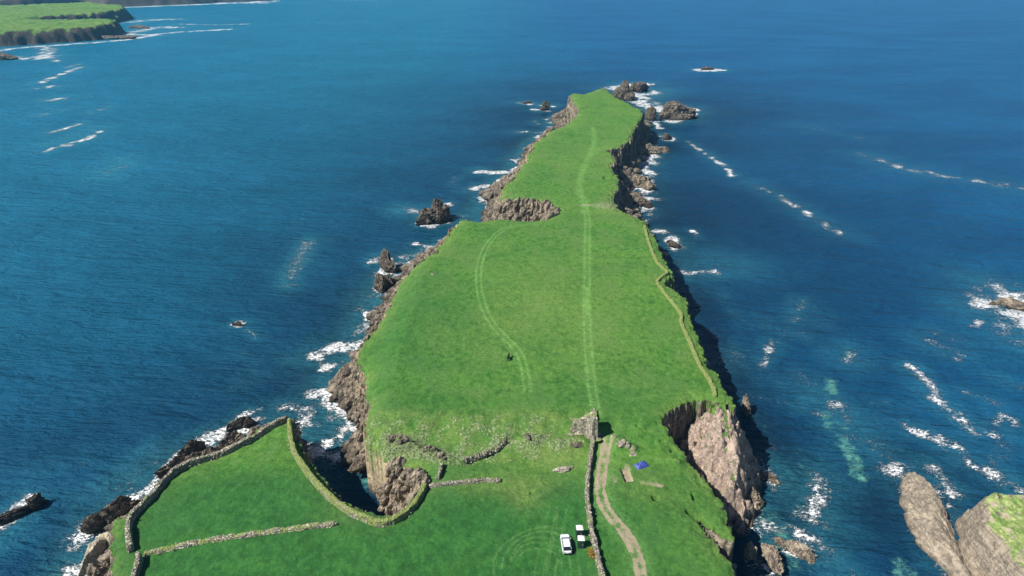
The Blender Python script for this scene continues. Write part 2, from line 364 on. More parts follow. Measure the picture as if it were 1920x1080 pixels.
def carve(px, py, rx, ry, dep, rot=0):      # a small dug pit in the turf
    global H
    x, y = on(px, py); c, s_ = math.cos(rot), math.sin(rot)
    a = ((X-x)*c+(Y-y)*s_)/rx; b = (-(X-x)*s_+(Y-y)*c)/ry
    k = 1-sst(.75, 1.05, np.maximum(np.abs(a), np.abs(b))); H = H-dep*k; return k
pit = carve(1176, 889, 1.1, 2.3, .9, .1)
pit2 = carve(1229, 934, .7, .8, 1.6)
pit3 = carve(1137, 333, 1.6, 2.2, 2.5)
for q in [(1262,842,.6,.5,1.3),(1195,797,.5,.4,.8),(1242,825,.7,.4,.9),(997,924,.5,.5,.6),(1300,930,.4,1.2,1.2),(1180,962,.5,.3,.5)]: carve(*q)
CK = [on(*q) for q in [(1292,957),(1308,967),(1322,980),(1334,1000)]]
H = H-3.5*sst(.9, .3, seg_dist(X+.3*noise(X, Y), Y+.3*noise(X+5, Y), CK))*(dP > 0)
# stony scarp below the big field
SC = [on(*q) for q in [(868,868),(890,858),(915,850),(935,838),(948,824)]]
dsc, tsc = seg_dist(X+.5*noise(X/2, Y/2), Y+.5*noise(X/2+9, Y/2), SC, want_t=True)
side = Y < np.interp(X, [p[0] for p in SC], [p[1] for p in SC])
H = H+np.where(side, -.9, .6)*np.exp(-dsc/1.6)*(dP > 0)
# rocky knolls on the bank
KN = []
for (px, py, r_, hh) in [(738,832,3.4,1.5),(757,838,2.6,1.2),(800,852,3,1.3),(815,858,2.2,1.2),(840,866,2.5,1.),(775,845,2.,.9),(990,828,2,.7),(1050,835,2.6,.9),(1085,832,2.,.9),(1010,822,1.6,.6),
     (1172,838,1.5,1.),(1190,843,1.3,.8),(1155,825,1.6,1.),(1270,865,1.5,.8),(1140,386,5,.8)]:
    x, y = on(px, py); KN.append((x, y, r_))
    k = np.exp(-(((X-x)/r_)**2+((Y-y)/(r_*.6))**2)); H = H+k*hh*(.5+.9*ridge(X/2.2, Y/2.2, 3, 8))
slope_y, slope_x = np.gradient(H, axis=0), np.gradient(H, axis=1)
sl = np.hypot(slope_x/((Rb-Lb)/(nx-1))[:, None], slope_y/np.gradient(ys)[:, None])
rock = sst(.55, 1.15, sl+.25*fbm(X/3, Y/3, 3, 2))*sst(.6, -.4, dP)
rock = np.where(H < 1.2, 1, rock)
rock = np.where(rib, np.clip(rock*1.2+.35, 0, 1), rock)
# grassy upper slopes on the east side and a mid ledge in the west inlet
eg = sst(.35, .0, tt_+.25*fbm(X/4, Y/4, 3, 60))*(X > 20)*(Y > 142)*(Y < 285); rock = rock*(1-.8*eg)
lx, ly = at(608, 890, 9); lm = np.exp(-(((X-lx)/4.5)**2+((Y-ly)/5)**2)); rock = rock*(1-.9*sst(.2, .6, lm))
gx, gy = at(1345, 775, 13); sg = soft_zone(X, Y)*(Y > 200)*sst(.42, .1, tt_+.3*fbm(X/3, Y/3, 3, 64)); rock = rock*(1-.75*sg); inl = np.exp(-(((X+22)/14)**2+((Y-122)/12)**2)); rock = np.maximum(rock, sst(.3, .6, inl)*sst(.25, -.2, dP+.5*noise(X/2, Y/2))*(1-sst(.3, .6, lm))*(.75+.5*noise(X/2.5, Y/2.5))); lm2 = np.exp(-(((X-gx)/5)**2+((Y-gy)/5)**2))*rib; rock = rock*(1-.75*sst(.3, .7, lm2))
dirt = np.zeros_like(H); track = np.zeros_like(H); dry = np.zeros_like(H); rough = np.zeros_like(H)
def stroke(A, pts, wd, amp=1., soft=.5):
    x0 = min(p[0] for p in pts)-wd*3-1; x1 = max(p[0] for p in pts)+wd*3+1; y0 = min(p[1] for p in pts)-wd*3-1; y1 = max(p[1] for p in pts)+wd*3+1
    m = (X > x0) & (X < x1) & (Y > y0) & (Y < y1)
    xs, yy = X[m], Y[m]
    d = seg_dist(xs+.12*noise(xs/1.5, yy/1.5), yy, pts); A[m] = np.maximum(A[m], amp*sst(wd*(1+soft), wd*(1-soft), d)*(.75+.5*fbm(xs/3, yy/3, 2, 9)))
def smooth(pts, it=2):
    for _ in range(it):
        o = [pts[0]]
        for a, b in zip(pts[:-1], pts[1:]): o += [(a[0]*.75+b[0]*.25, a[1]*.75+b[1]*.25), (a[0]*.25+b[0]*.75, a[1]*.25+b[1]*.75)]
        pts = o+[pts[-1]]
    return pts
def offs(pts, d):
    o = []
    for i, p in enumerate(pts):
        a = pts[max(i-1, 0)]; b = pts[min(i+1, len(pts)-1)]; dx, dy = b[0]-a[0], b[1]-a[1]; L = math.hypot(dx, dy)+1e-6
        o.append((p[0]-dy/L*d, p[1]+dx/L*d))
    return o
main_t = smooth([on(*q) for q in [(1118,772),(1111,735),(1106,690),(1101,620),(1100,560),(1101,500),(1101,450),(1102,405),(1093,368)]])
for d in (-.95, .95): stroke(track, offs(main_t, d), .42, .88, .8)
stroke(track, main_t, 1.7, .28); stroke(track, [on(*q) for q in [(1101,590),(1101,540)]], .8, .9)
curve_t = smooth([on(*q) for q in [(989,735),(986,700),(976,662),(950,636),(922,608),(904,570),(896,530),(899,490),(915,455),(940,430),(968,421),(1010,420)]])
for d in (-.85, .85): stroke(track, offs(curve_t, d), .36, .85, .8)
far_t = smooth([on(*q) for q in [(1096,400),(1094,375),(1084,352),(1092,320),(1106,290),(1116,262),(1112,240)]])
stroke(track, far_t, 1.5, .7, 1.); stroke(track, smooth([on(*q) for q in [(1100,292),(1125,278),(1140,276)]]), 3, .35, 1.)
for q in [[(1040,1080),(1055,1000),(1062,955)],[(1015,1090),(1035,1000),(1045,950)],[(1072,1090),(1068,1045)],[(1090,1090),(1082,1040)]]:
    c_ = smooth([on(*k) for k in q]); stroke(track, c_, .2, .4); stroke(track, offs(c_, 1.6), .2, .35)
cx0, cy0 = on(1010, 1055)
for k, rr in enumerate((3.5, 5, 6.3, 7.8, 9)):
    stroke(track, [(cx0+rr*(1+.1*math.sin(a*2+k))*.97-rr*.97+rr*1.05*math.cos(a)+k*.4, cy0+rr*math.sin(a)) for a in np.linspace(R(30+k*9), R(150+k*14), 22)], .2, .5)
for q in [[(1120,735),(1160,750),(1250,740)],[(1285,635),(1200,640)]]: stroke(track, [on(*k) for k in q], .3, .25)
lane = smooth([on(*q) for q in [(1140,822),(1134,850),(1129,880),(1124,915),(1130,945),(1150,975),(1178,1005),(1196,1045),(1204,1085),(1208,1130)]])
stroke(dirt, lane, 1.5, .66, .8)
for d in (-.8, .8): stroke(dirt, offs(lane, d), .45, 1.)
stroke(track, lane, 2.6, .5)
for q in [[(1205,905),(1240,910)],[(1176,872),(1176,905)],[(1152,895),(1152,903)],[(1070,786),(1112,790)],[(1175,840),(1190,850)]]: stroke(dirt, [on(*k) for k in q], 1.0, .68, 1.)
stroke(dirt, [on(*k) for k in [(1085,385),(1108,384)]], 1.8, .6, 1.)
dirt = np.maximum(dirt, pit*.9); dark_pit = np.maximum(pit2, pit3)
def blob(A, px, py, rx, ry, amp):
    x, y = on(px, py); A += amp*np.exp(-(((X-x)/rx)**2+((Y-y)/ry)**2))
dry += 1.15*np.exp(-np.clip(dP, 0, 99)/(1.6+Y/160))*(dP > 0)*(.6+.8*fbm(X/9, Y/9, 2, 20))
dry += np.where(dP < 0, .45+.3*fbm(X/5, Y/5, 3, 21), 0)
band = sst(118, 123, Y)*sst(139, 133, Y)*(X > -38)*(X < 36)
dry += band*(.55+.9*fbm(X/4, Y/4, 3, 22)*1.2)*sst(30, 8, X)
rough += band*(.55+.8*fbm(X/3.2, Y/3.2, 3, 23))*sst(20, 5, X)
for x, y, r_ in KN: rough += .8*np.exp(-(((X-x)/(r_*1.1))**2+((Y-y)/(r_*.75))**2))
blob(rough, 1135, 386, 14, 4, .6); blob(rough, 1050, 392, 9, 7, .5); blob(dry, 1150, 395, 16, 7, .5)
for b_ in [(960,912,11,4,.55),(900,905,12,3,.4),(985,940,3.5,3,.7),(1000,880,9,5,.35),(1060,850,8,6,.4),(640,960,5,4,.25),(1010,560,20,28,.5),(780,520,8,20,.1),(1130,620,12,30,.2),(900,640,14,10,.22),
           (1085,300,14,30,.3),(1190,900,6,5,.3),(1215,925,6,4,.25),(1250,920,6,10,.2)]: blob(dry, *b_)
dry += np.clip(fbm(X/16, Y/16, 3, 24), 0, 1)*.45*(Y > 140)
dsc2 = np.exp(-dsc/1.1); rough += dsc2*.6
lush = sst(123, 112, Y)*.85+.15
for b_ in [(790,600,16,34,.6),(1000,935,11,5,.5),(720,1000,40,12,.2),(1180,760,9,9,.35),(560,930,30,20,.2),(1060,740,20,6,.3),(750,760,20,7,.35),(1250,700,8,22,.3),(720,640,6,30,.25)]: blob(lush, *b_)
lush = lush*(1-.6*np.clip(dry, 0, 1)); lush += .25*np.clip(fbm(X/20, Y/20, 3, 41), 0, 1)
lush *= sst(50, 20, X)*.4+.6
lushE = (X > 14)*(Y < 124); lush = np.where(lushE, lush*.75, lush)
pale = np.exp(-np.clip(np.hypot(X-on(745,945)[0], Y-on(745,945)[1]-1)/7, 0, 9)**2)*(dP < .5)
pale = np.maximum(pale, .8*np.exp(-np.clip(seg_dist(X, Y, P_([(690,800),(720,862),(790,895)]))/6, 0, 9)**2)*(dP < .5)*(Y > 118))
pale = np.maximum(pale, .55*sst(.6, .1, tt_)*(dP < 0)*(X < 30)*(Y > 150))
keep = H > -4.5
V = np.stack([X, Y, H], -1).reshape(-1, 3)
Fq = grid_faces(ny, nx, keep)
V2, F2, (c1, c2, c3) = compact(V, Fq, [(rock, dirt, track), (dry, lush, rough), (rib*1., dark_pit, pale*(H > 0))])
me = fast_mesh('headland', V2, F2); add_attr(me, 'mask', c1); add_attr(me, 'tone', c2); add_attr(me, 'extra', c3)
hl = link('headland', me, MT); tag(hl, kind='structure')
logu = math.log(660/72)
def ground(x, y):
    j = math.log(max(y, 72.1)/72)/logu*(ny-1); L = np.interp(y, ys, Lb); Rr = np.interp(y, ys, Rb); i = (x-L)/(Rr-L)*(nx-1)
    j = min(max(j, 0), ny-2); i = min(max(i, 0), nx-2); j0, i0 = int(j), int(i); a, b = j-j0, i-i0
    return float((H[j0, i0]*(1-b)+H[j0, i0+1]*b)*(1-a)+(H[j0+1, i0]*(1-b)+H[j0+1, i0+1]*b)*a)

# ------------------------------------------------------------------ land mask raster for shore foam and shallows
RX0, RY0, RN, RM = -220, 60, 560, 720
GXr, GYr = np.meshgrid(np.arange(RN)+RX0, np.arange(RM)+RY0)
jj = np.clip(np.log(np.maximum(GYr, 73)/72)/logu*(ny-1), 0, ny-1).astype(int)
Lr = np.interp(GYr, ys, Lb); Rr_ = np.interp(GYr, ys, Rb); ii = (GXr-Lr)/(Rr_-Lr)*(nx-1)
LAND = np.where((ii >= 0) & (ii < nx) & (GYr < 658), H[jj, np.clip(ii, 0, nx-1).astype(int)] > .1, False).astype(np.float32)

# ------------------------------------------------------------------ rocks
RK_DARK = mat_rock('dark_rock', .62); RK_GREY = mat_rock('grey_rock', .85); RK_TAN = mat_rock('tan_rock', 1.15, None, 0, -.3, 1.2)
RK_PALE = mat_rock('pale_rock', 1.5, (.62, .55, .40, .7), 0, -.5, .5); RK_ISLET = mat_rock('islet_rock', 1.05, (.46, .39, .30, .4), 1.0, -.3, 1.0, .8, .8)
ico = {}
def ico_data(sub):
    if sub not in ico:
        bm = bmesh.new(); bmesh.ops.create_icosphere(bm, subdivisions=sub, radius=1)
        ico[sub] = (np.array([v.co for v in bm.verts], np.float32), np.array([[v.index for v in f.verts] for f in bm.faces], np.int32)); bm.free()
    return ico[sub]
def lump(seed, sub=4, planes=17, rough_=.06):
    r = np.random.RandomState(seed); v, f = ico_data(sub); v = v.copy()
    nrm = r.randn(planes, 3); nrm /= np.linalg.norm(nrm, axis=1)[:, None]; dd = .55+.4*r.rand(planes)
    rad = np.full(len(v), 1.15)
    for n_, d_ in zip(nrm, dd):
        k = v@n_; rad = np.where(k > .05, np.minimum(rad, d_/np.maximum(k, .05)), rad)
    o = seed*3.7
    rad *= 1+rough_*.55*ridge(v[:, 0]*5+v[:, 2]*3+o, v[:, 1]*8-v[:, 2]*4+o, 3)+rough_*1.6*ridge(v[:, 0]*2.1+v[:, 2]*1.1+o, v[:, 1]*3.4+v[:, 2]*2.3+o, 3)+rough_*fbm(v[:, 0]*6+o, v[:, 1]*6-v[:, 2]*6, 3)
    return v*rad[:, None], f
def rock_thing(name, label, px, py, parts, mat, z=0., cat='rock', group=None, sub=5, world=None, rgh=.2):
    """parts: (dx, dy, rx, ry, height, angle) in metres round the rock's foot"""
    x, y = world if world else at(px, py, z)
    Vs, Fs, n = [], [], 0; seed = int(abs(px*13+py*7)) % 9973
    for k, (dx, dy, rx, ry, hh, ang) in enumerate(parts):
        v, f = lump(seed+k*31, sub, rough_=rgh); base = -.35
        vz = v[:, 2]; v2 = np.stack([v[:, 0]*rx, v[:, 1]*ry, (vz-base)*hh/1.05], -1)
        c, s_ = math.cos(ang), math.sin(ang)
        v2 = np.stack([v2[:, 0]*c-v2[:, 1]*s_+dx, v2[:, 0]*s_+v2[:, 1]*c+dy, v2[:, 2]-.2], -1)
        Vs.append(v2); Fs.append(f+n); n += len(v2)
        if z == 0:
            m = (((GXr-x-dx)*c+(GYr-y-dy)*s_)/(rx*.9))**2+((-(GXr-x-dx)*s_+(GYr-y-dy)*c)/(ry*.9))**2 < 1
            LAND[m] = 1
    o = link(name, fast_mesh(name, np.concatenate(Vs), np.concatenate(Fs), False), mat)
    o.location = (x, y, z); tag(o, label, cat, group); return o

rock_thing('sea_stack', 'craggy dark sea stack standing off the left corner of the big field', 812, 414,
  [(0,0,6.5,5,6.2,.6),(-3.5,-1,4.5,4,4.8,.9),(4,1,4.5,3.5,5.4,.3),(1,4,3.5,3,6.4,1),(5,-2.5,4,2,4,.7),(-2,-3.5,5,1.6,3,.7)], RK_DARK, cat='sea stack')
rock_thing('shore_rock', 'small pointed black rock in foam beside the left cliff of the big field', 726, 503, [(0,0,2.2,3,5,.5),(1.5,-3,2,2.5,4,.8),(-1,2,1.5,2,3,.2)], RK_DARK)
rock_thing('shore_rock', 'black rock lying in shadow against the left cliff just below the pointed rock', 716, 541, [(0,0,2.6,3.6,5,.6),(2,2,2,3,4,.8)], RK_DARK)
rock_thing('rock_islet', 'humped brown rock islet ringed by white foam to the right of the headland tip', 1267, 222,
  [(0,0,12,7,8,.1),(-7,0,7,5,5.5,.3),(8,1,6,5,6.5,.2),(2,-4,9,4,4,0)], RK_GREY, cat='islet')
rock_thing('shore_rock', 'farthest black rock with twin points at the tip of the headland, in white surf', 1199, 172, [(0,0,5,5,8,.4),(-7,1,4,4,5.5,.4),(5,3,3,3,6,.2)], RK_DARK)
rock_thing('shore_rock', 'jagged black rock touching the right corner of the headland tip', 1170, 186, [(0,0,6,8,10,.4),(-5,7,4,5,8,.4),(4,-6,4,4,6,.4)], RK_DARK)
rock_thing('shore_rock', 'slim upright black spike of rock beside the right tip cliff', 1221, 226, [(0,0,2.5,3,10,.2),(-2,2,2,3,7,.2)], RK_DARK)
rock_thing('shore_rock', 'low flat tan rock shelf reaching into the sea right of the upper headland', 1232, 285, [(0,0,8,4,3,.3),(-6,-3,5,4,4,.3),(5,3,4,2.5,2,.3)], RK_TAN)
rock_thing('shore_rock', 'small dark rock in foam just above the low tan shelf', 1249, 262, [(0,0,3,2.5,3.5,.3),(2,2,1.5,1.5,2.5,.3)], RK_DARK)
rock_thing('shore_rock', 'lit boulder group at the foot of the dark right cliff near the neck', 1204, 348, [(0,0,4,4,4.5,.3),(-3,5,3,3,5,.3),(2,-6,3,4,3,.3),(-5,-2,3,3,4,0)], RK_TAN)
rock_thing('shore_rock', 'lowest boulder at the foot of the dark right cliff, in a patch of foam', 1203, 383, [(0,0,3,3,3,.3),(3,-4,2,2,2,.3),(-2,5,2.5,3,4,.3)], RK_GREY)
rock_thing('shore_rock', 'small upright black rock in thin foam left of the headland tip', 1023, 207, [(0,0,2.6,2,6.5,.2),(-2.5,0,1.6,1.5,2.5,.2)], RK_DARK)
rock_thing('shore_rock', 'flat dark skerry farthest to the left of the headland tip', 988, 194, [(0,0,4,1.5,1.6,.1)], RK_DARK)
rock_thing('shore_rock', 'big steep diagonal rock slab rising from white surf behind the left field wall', 438, 858, [(0,0,6.5,2.6,6.5,R(58)),(3.4,.6,4,1.8,4.,R(50)),(-4,-1.5,3.5,2.2,3.5,R(50))], RK_GREY)
rock_thing('shore_rock', 'dark rock ridge in surf left of the big diagonal slab', 358, 868, [(0,0,5.5,1.6,5,R(45)),(3.2,-1,4,1.6,3.6,R(42)),(-2,-3.6,4,1.3,2.6,R(42)),(5.6,.6,2.5,1.6,3,R(42))], RK_DARK)
rock_thing('shore_rock', 'small dark rock in surf at the upper end of the slabs by the left field', 452, 800, [(0,0,2.6,1.2,2.6,R(42)),(2.2,.5,1.8,1.2,2.4,R(42))], RK_DARK)
rock_thing('shore_rock', 'broad pale beige slab sloping into the sea at the lower left corner of the land', 180, 1054, [(0,0,2.2,4.2,3.4,R(-20)),(1.4,3.6,2.2,1.8,4.4,R(10))], RK_PALE, rgh=.04)
rock_thing('shore_rock', 'pair of black slanting ledges above the pale slab on the left shore', 205, 975, [(0,0,4.4,1.2,3,R(50)),(1.9,-.7,4,1.1,3.4,R(50)),(3.6,-.4,3.6,1.3,3.6,R(50)),(-1.6,-2.5,2,1.4,2.4,R(45))], RK_DARK)
rock_thing('shore_rock', 'dark tumbled rocks below the pale slab at the bottom left edge', 190, 1088, [(0,0,3,2,3,R(40)),(2.5,2,2.4,1.6,3.6,R(40)),(-2,-2,2.4,1.4,2,R(40))], RK_GREY)
rock_thing('skerry', 'long narrow dark skerry awash with foam at the far lower left', 30, 968, [(0,0,4.6,.9,1.8,R(46)),(3.2,2.8,1.8,1.1,2.6,R(46)),(-4.2,-4,3.6,.9,1.5,R(46))], RK_DARK, cat='skerry')
rock_thing('skerry', 'tiny black skerry in a burst of white foam alone in the left sea', 448, 610, [(0,0,1.1,.5,1.3,R(-15)),(-2,.3,.7,.4,.9,.1)], RK_DARK, cat='skerry')
rock_thing('skerry', 'distant foam covered skerry alone in the sea beyond the headland', 1326, 131, [(0,0,7,2,2.2,0)], RK_DARK, cat='skerry')
rock_thing('skerry', 'brown wave washed rock under wide white surf at the right edge', 1908, 578, [(0,0,5.5,3,2.4,R(-20)),(6,-3,5,3,2.8,0),(-5,3,2.5,1.2,1.2,0)], RK_TAN, cat='skerry')
rock_thing('shore_rock', 'rounded brown rock at the lower end of the pink rock rib', 1411, 944, [(0,0,2.2,2.4,3.6,.3),(-1,2.6,1.5,1.5,3.,.2)], RK_TAN)
rock_thing('shore_rock', 'low half drowned rock in foam right of the pink rock rib', 1440, 893, [(0,0,2.2,1.3,.9,-.5),(1,-2,1.2,.8,.6,-.5)], RK_TAN)
rock_thing('shore_rock', 'flat brown reef rock in green shallows at the bottom right of the land', 1494, 1034, [(0,0,3.2,1.6,1.3,R(-48)),(-2.6,2.6,1.8,1.1,.9,R(-48)),(2,-2,1.6,1.1,.8,R(-48))], RK_TAN)
rock_thing('shore_rock', 'tan rock at the bottom edge between the dark cove and the flat reef', 1449, 1058, [(0,0,1.5,3.2,3,.1),(.6,3.4,1.1,1.4,1.6,0)], RK_TAN)
rock_thing('shore_rock', 'light grey rock standing in the dark shadowed water of the right cove', 1404, 1045, [(0,0,.8,.8,3.6,0),(1,-.4,.5,.5,2.6,0)], RK_PALE)
rock_thing('shore_rock', 'small dark rocks in foam off the upper right wall of the big field', 1264, 462, [(0,0,2.2,2.6,1.6,.2),(-1,5,1.4,2,1.,.2)], RK_DARK)
rock_thing('shore_rock', 'pale rock at the foot of the cliff beside the top of the pink rib', 1397, 775, [(0,0,1.2,1.8,4,0)], RK_TAN)
rock_thing('skerry', 'dark skerry in surf at the far left edge before the distant coast', 2, 112, [(0,0,16,6,6,0),(-12,9,12,5,7,0)], RK_DARK, cat='skerry', sub=3)
rock_thing('skerry', 'dark skerry in foam off the end of the distant headland', 232, 73, [(0,0,16,7,5,0),(-20,-2,18,6,4,0)], RK_DARK, cat='skerry', sub=3)
rock_thing('skerry', 'thin dark skerry in foam between the two arms of the distant headland', 262, 53, [(0,0,18,7,4,0)], RK_DARK, cat='skerry', sub=3)

# generic island heightfield
def island(name, poly, edge, ztop, x0, x1, y0, y1, step, mat, strike=48, amp=1.5, jit=1., tilt=None, stepy=None, clip=0.02):
    xs = np.arange(x0, x1, step); yy = np.arange(y0, y1, stepy or step); X_, Y_ = np.meshgrid(xs, yy); X_ = X_.astype(np.float32); Y_ = Y_.astype(np.float32)
    k = amp*3
    jx = jit*fbm(X_/k, Y_/k, 4, 13); jy = jit*fbm(X_/k, Y_/k, 4, 93)
    d = sdf(X_+jx, Y_+jy, poly); c, s_ = math.cos(R(strike)), math.sin(R(strike)); a = X_*c+Y_*s_; b = -X_*s_+Y_*c
    stt = ridge(a/(amp*6), b/(amp*1.4), 4, 23)
    zt = ztop(X_, Y_) if callable(ztop) else ztop
    t = sst(0, 1, np.clip(d, 0, None)/edge)*.6+.4*np.clip(np.clip(d, 0, None)/edge, 0, 1)**.6
    h = np.where(d > 0, zt*t**.8+stt*amp*.75*sst(0, edge*.5, d)*(1.35-t)+amp*.45*ridge(X_/(amp*2.2), Y_/(amp*2.2), 3, 7)*sst(0, edge*.5, d), -.6*np.clip(-d, 0, 6)-.05)
    keep = h > -3.3
    V = np.stack([X_, Y_, h], -1).reshape(-1, 3); Fq = grid_faces(len(yy), len(xs), keep)
    gy, gx = np.gradient(h); sl = np.hypot(gx/step, gy/(stepy or step))
    rk = np.maximum(sst(.55, 1.1, sl), sst(zt*.35, zt*.2, h)); z0 = np.zeros_like(h)
    V2, F2, (c1, c2, c3) = compact(V, Fq, [(rk, z0, z0), (np.clip(.7+.9*fbm(X_/70, Y_/16, 3), 0, 1), z0+.35*sst(0, .3, fbm(X_/90, Y_/22, 2, 8)), z0+.3), (z0, z0, z0)])
    me = fast_mesh(name, V2, F2); add_attr(me, 'mask', c1); add_attr(me, 'tone', c2); add_attr(me, 'extra', c3)
    m = sdf(GXr.astype(np.float32), GYr.astype(np.float32), poly) > 0; LAND[m] = 1
    return link(name, me, mat)
A = W([(1700,885),(1712,872),(1735,872),(1752,882),(1775,902),(1789,935),(1793,968),(1789,1000),(1797,1030),(1830,1090),(1850,1140),(1800,1120),(1768,1068),(1745,1048),(1728,1030),(1710,1002),(1697,975),(1690,945),(1686,912)])
def za(x, y): return 3.6+1.6*sst(108, 96, y)+.7*fbm(np.asarray(x)/5, np.asarray(y)/5, 3, 4)
o = island('rocky_islet', A, 5.5, za, 56, 100, 70, 142, .22, RK_ISLET, 110, 1.1, 1.1)
tag(o, 'bare tan rock islet beside the grassy islet at the lower right corner', 'islet')
B = [at(1797,1030,0), at(1793,992,0), at(1797,958,3), at(1808,938,7), at(1826,924,8.5), at(1850,914,9), at(1885,915,9), at(1925,920,9), at(2050,955,9), at(2250,1200,0), at(2000,1400,0), at(1900,1210,0), at(1832,1095,0), at(1808,1060,0)]
def zb(x, y): return np.clip(6.4+.4*(x-73-.12*(110-y)), 5.5, 9.8)+1.1*fbm(np.asarray(x)/4, np.asarray(y)/4, 4, 14)
o = island('grassy_islet', B, 3.4, zb, 66, 134, 62, 150, .25, RK_ISLET, 110, 1.2, 1.2)
tag(o, 'larger rocky islet with a green grassy top cut by the lower right corner', 'islet')

# distant coast
def farland(name, wl, z, edge, step, stepy, amp=7, jit=9):
    xs = [p[0] for p in wl]; yy = [p[1] for p in wl]
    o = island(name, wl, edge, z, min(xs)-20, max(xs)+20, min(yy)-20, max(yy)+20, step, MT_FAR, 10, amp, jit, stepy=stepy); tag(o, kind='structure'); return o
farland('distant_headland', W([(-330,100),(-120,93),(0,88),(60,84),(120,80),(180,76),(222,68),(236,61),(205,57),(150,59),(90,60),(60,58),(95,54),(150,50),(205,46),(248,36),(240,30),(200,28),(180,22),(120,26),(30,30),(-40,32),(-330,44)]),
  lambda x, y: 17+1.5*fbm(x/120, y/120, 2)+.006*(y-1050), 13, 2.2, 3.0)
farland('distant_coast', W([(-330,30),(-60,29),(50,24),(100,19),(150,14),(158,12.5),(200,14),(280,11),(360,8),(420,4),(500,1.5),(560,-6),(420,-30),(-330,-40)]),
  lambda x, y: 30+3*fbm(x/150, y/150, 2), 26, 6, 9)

# ------------------------------------------------------------------ the sea
def axis(parts):
    o = [parts[0][0]]
    for a, b, f in parts:
        v = a
        while v < b-1e-6: v += f(abs(v)); o.append(min(v, b))
    return np.array(o, np.float32)
pos = axis([(0, 130, lambda v: .65), (130, 900, lambda v: max(.65, .0045*v)), (900, 26000, lambda v: .06*v)])
xs = np.concatenate([-pos[::-1], pos[1:]])
yy = np.concatenate([-axis([(0, 26000, lambda v: 30+.2*v)])[::-1], axis([(2, 60, lambda v: 6), (60, 3000, lambda v: max(.55, .0062*v)), (3000, 40000, lambda v: .07*v)])])
yy = np.unique(yy); SX, SY = np.meshgrid(xs, yy)
foam = np.zeros(SX.shape, np.float32); aqua = np.zeros_like(foam); reef = np.zeros_like(foam)
def gblur(A, s_):
    r = int(s_*3)+1; k = np.exp(-.5*(np.arange(-r, r+1)/s_)**2); k /= k.sum()
    for ax in (0, 1): A = np.apply_along_axis(lambda m: np.convolve(m, k, 'same'), ax, A)
    return A
b1 = gblur(LAND, 1.6); b2 = gblur(LAND, 5.); b3 = gblur(LAND, 12.)
def samp(A, X_, Y_):
    i = X_-RX0; j = Y_-RY0; ok = (i > 0) & (i < RN-2) & (j > 0) & (j < RM-2)
    i = np.clip(i, 0, RN-2); j = np.clip(j, 0, RM-2); i0 = i.astype(int); j0 = j.astype(int); a = i-i0; b = j-j0
    v = (A[j0, i0]*(1-a)+A[j0, i0+1]*a)*(1-b)+(A[j0+1, i0]*(1-a)+A[j0+1, i0+1]*a)*b
    return np.where(ok, v, 0)
s1, s2, s3 = samp(b1, SX, SY), samp(b2, SX, SY), samp(b3, SX, SY)
fx = np.clip(SX, -300, 400); fy = np.clip(SY, 0, 900)
var = sst(-.35, .5, fbm(fx/14, fy/14, 3, 71))
inlet = np.exp(-(((SX+32)/15)**2+((SY-125)/16)**2))+((SX > 25)*(SX < 50)*(SY < 148)*(SY > 60)); inlet = np.clip(inlet, 0, 1)
calm = 1-.92*inlet
foam += (sst(.06, .42, s1)*(.45+.75*var)+sst(.03, .3, s2)*.42*var)*calm*np.where(SX > 20, 1.0, 1.75)
left_ = sst(0, -10, SX-np.interp(SY, [60, 150, 300, 640], [-20, -15, 20, 75])); vr = sst(-.1, .35, fbm(fx/11, fy/11, 3, 171))
foam += left_*calm*(sst(.05, .3, s3)*.85*vr+sst(.05, .35, s2)*.35); aqua += left_*calm*sst(.03, .3, s3)*.35
foam += (1-left_)*calm*sst(.04, .25, s3)*.5*vr*(SX < 75+SY*.05)
aqua += sst(.02, .4, s2)*.33*(.2+.9*var)*calm
def sea_stroke(A, pts, wd, amp=1., z=0):
    q = smooth([at(*p) for p in pts], 1) if len(pts) > 2 else [at(*p) for p in pts]
    k = wd*2.5+2
    i0 = np.searchsorted(xs, min(p[0] for p in q)-k); i1 = np.searchsorted(xs, max(p[0] for p in q)+k); j0 = np.searchsorted(yy, min(p[1] for p in q)-k); j1 = np.searchsorted(yy, max(p[1] for p in q)+k)
    if i1 <= i0 or j1 <= j0: return
    X_, Y_ = SX[j0:j1, i0:i1], SY[j0:j1, i0:i1]
    d = seg_dist(X_+wd*.5*fbm(X_/(wd*1.5), Y_/(wd*1.5), 2), Y_+wd*.5*fbm(X_/(wd*1.5)+7, Y_/(wd*1.5), 2), q)
    A[j0:j1, i0:i1] = np.maximum(A[j0:j1, i0:i1], amp*np.exp(-(d/wd)**2))
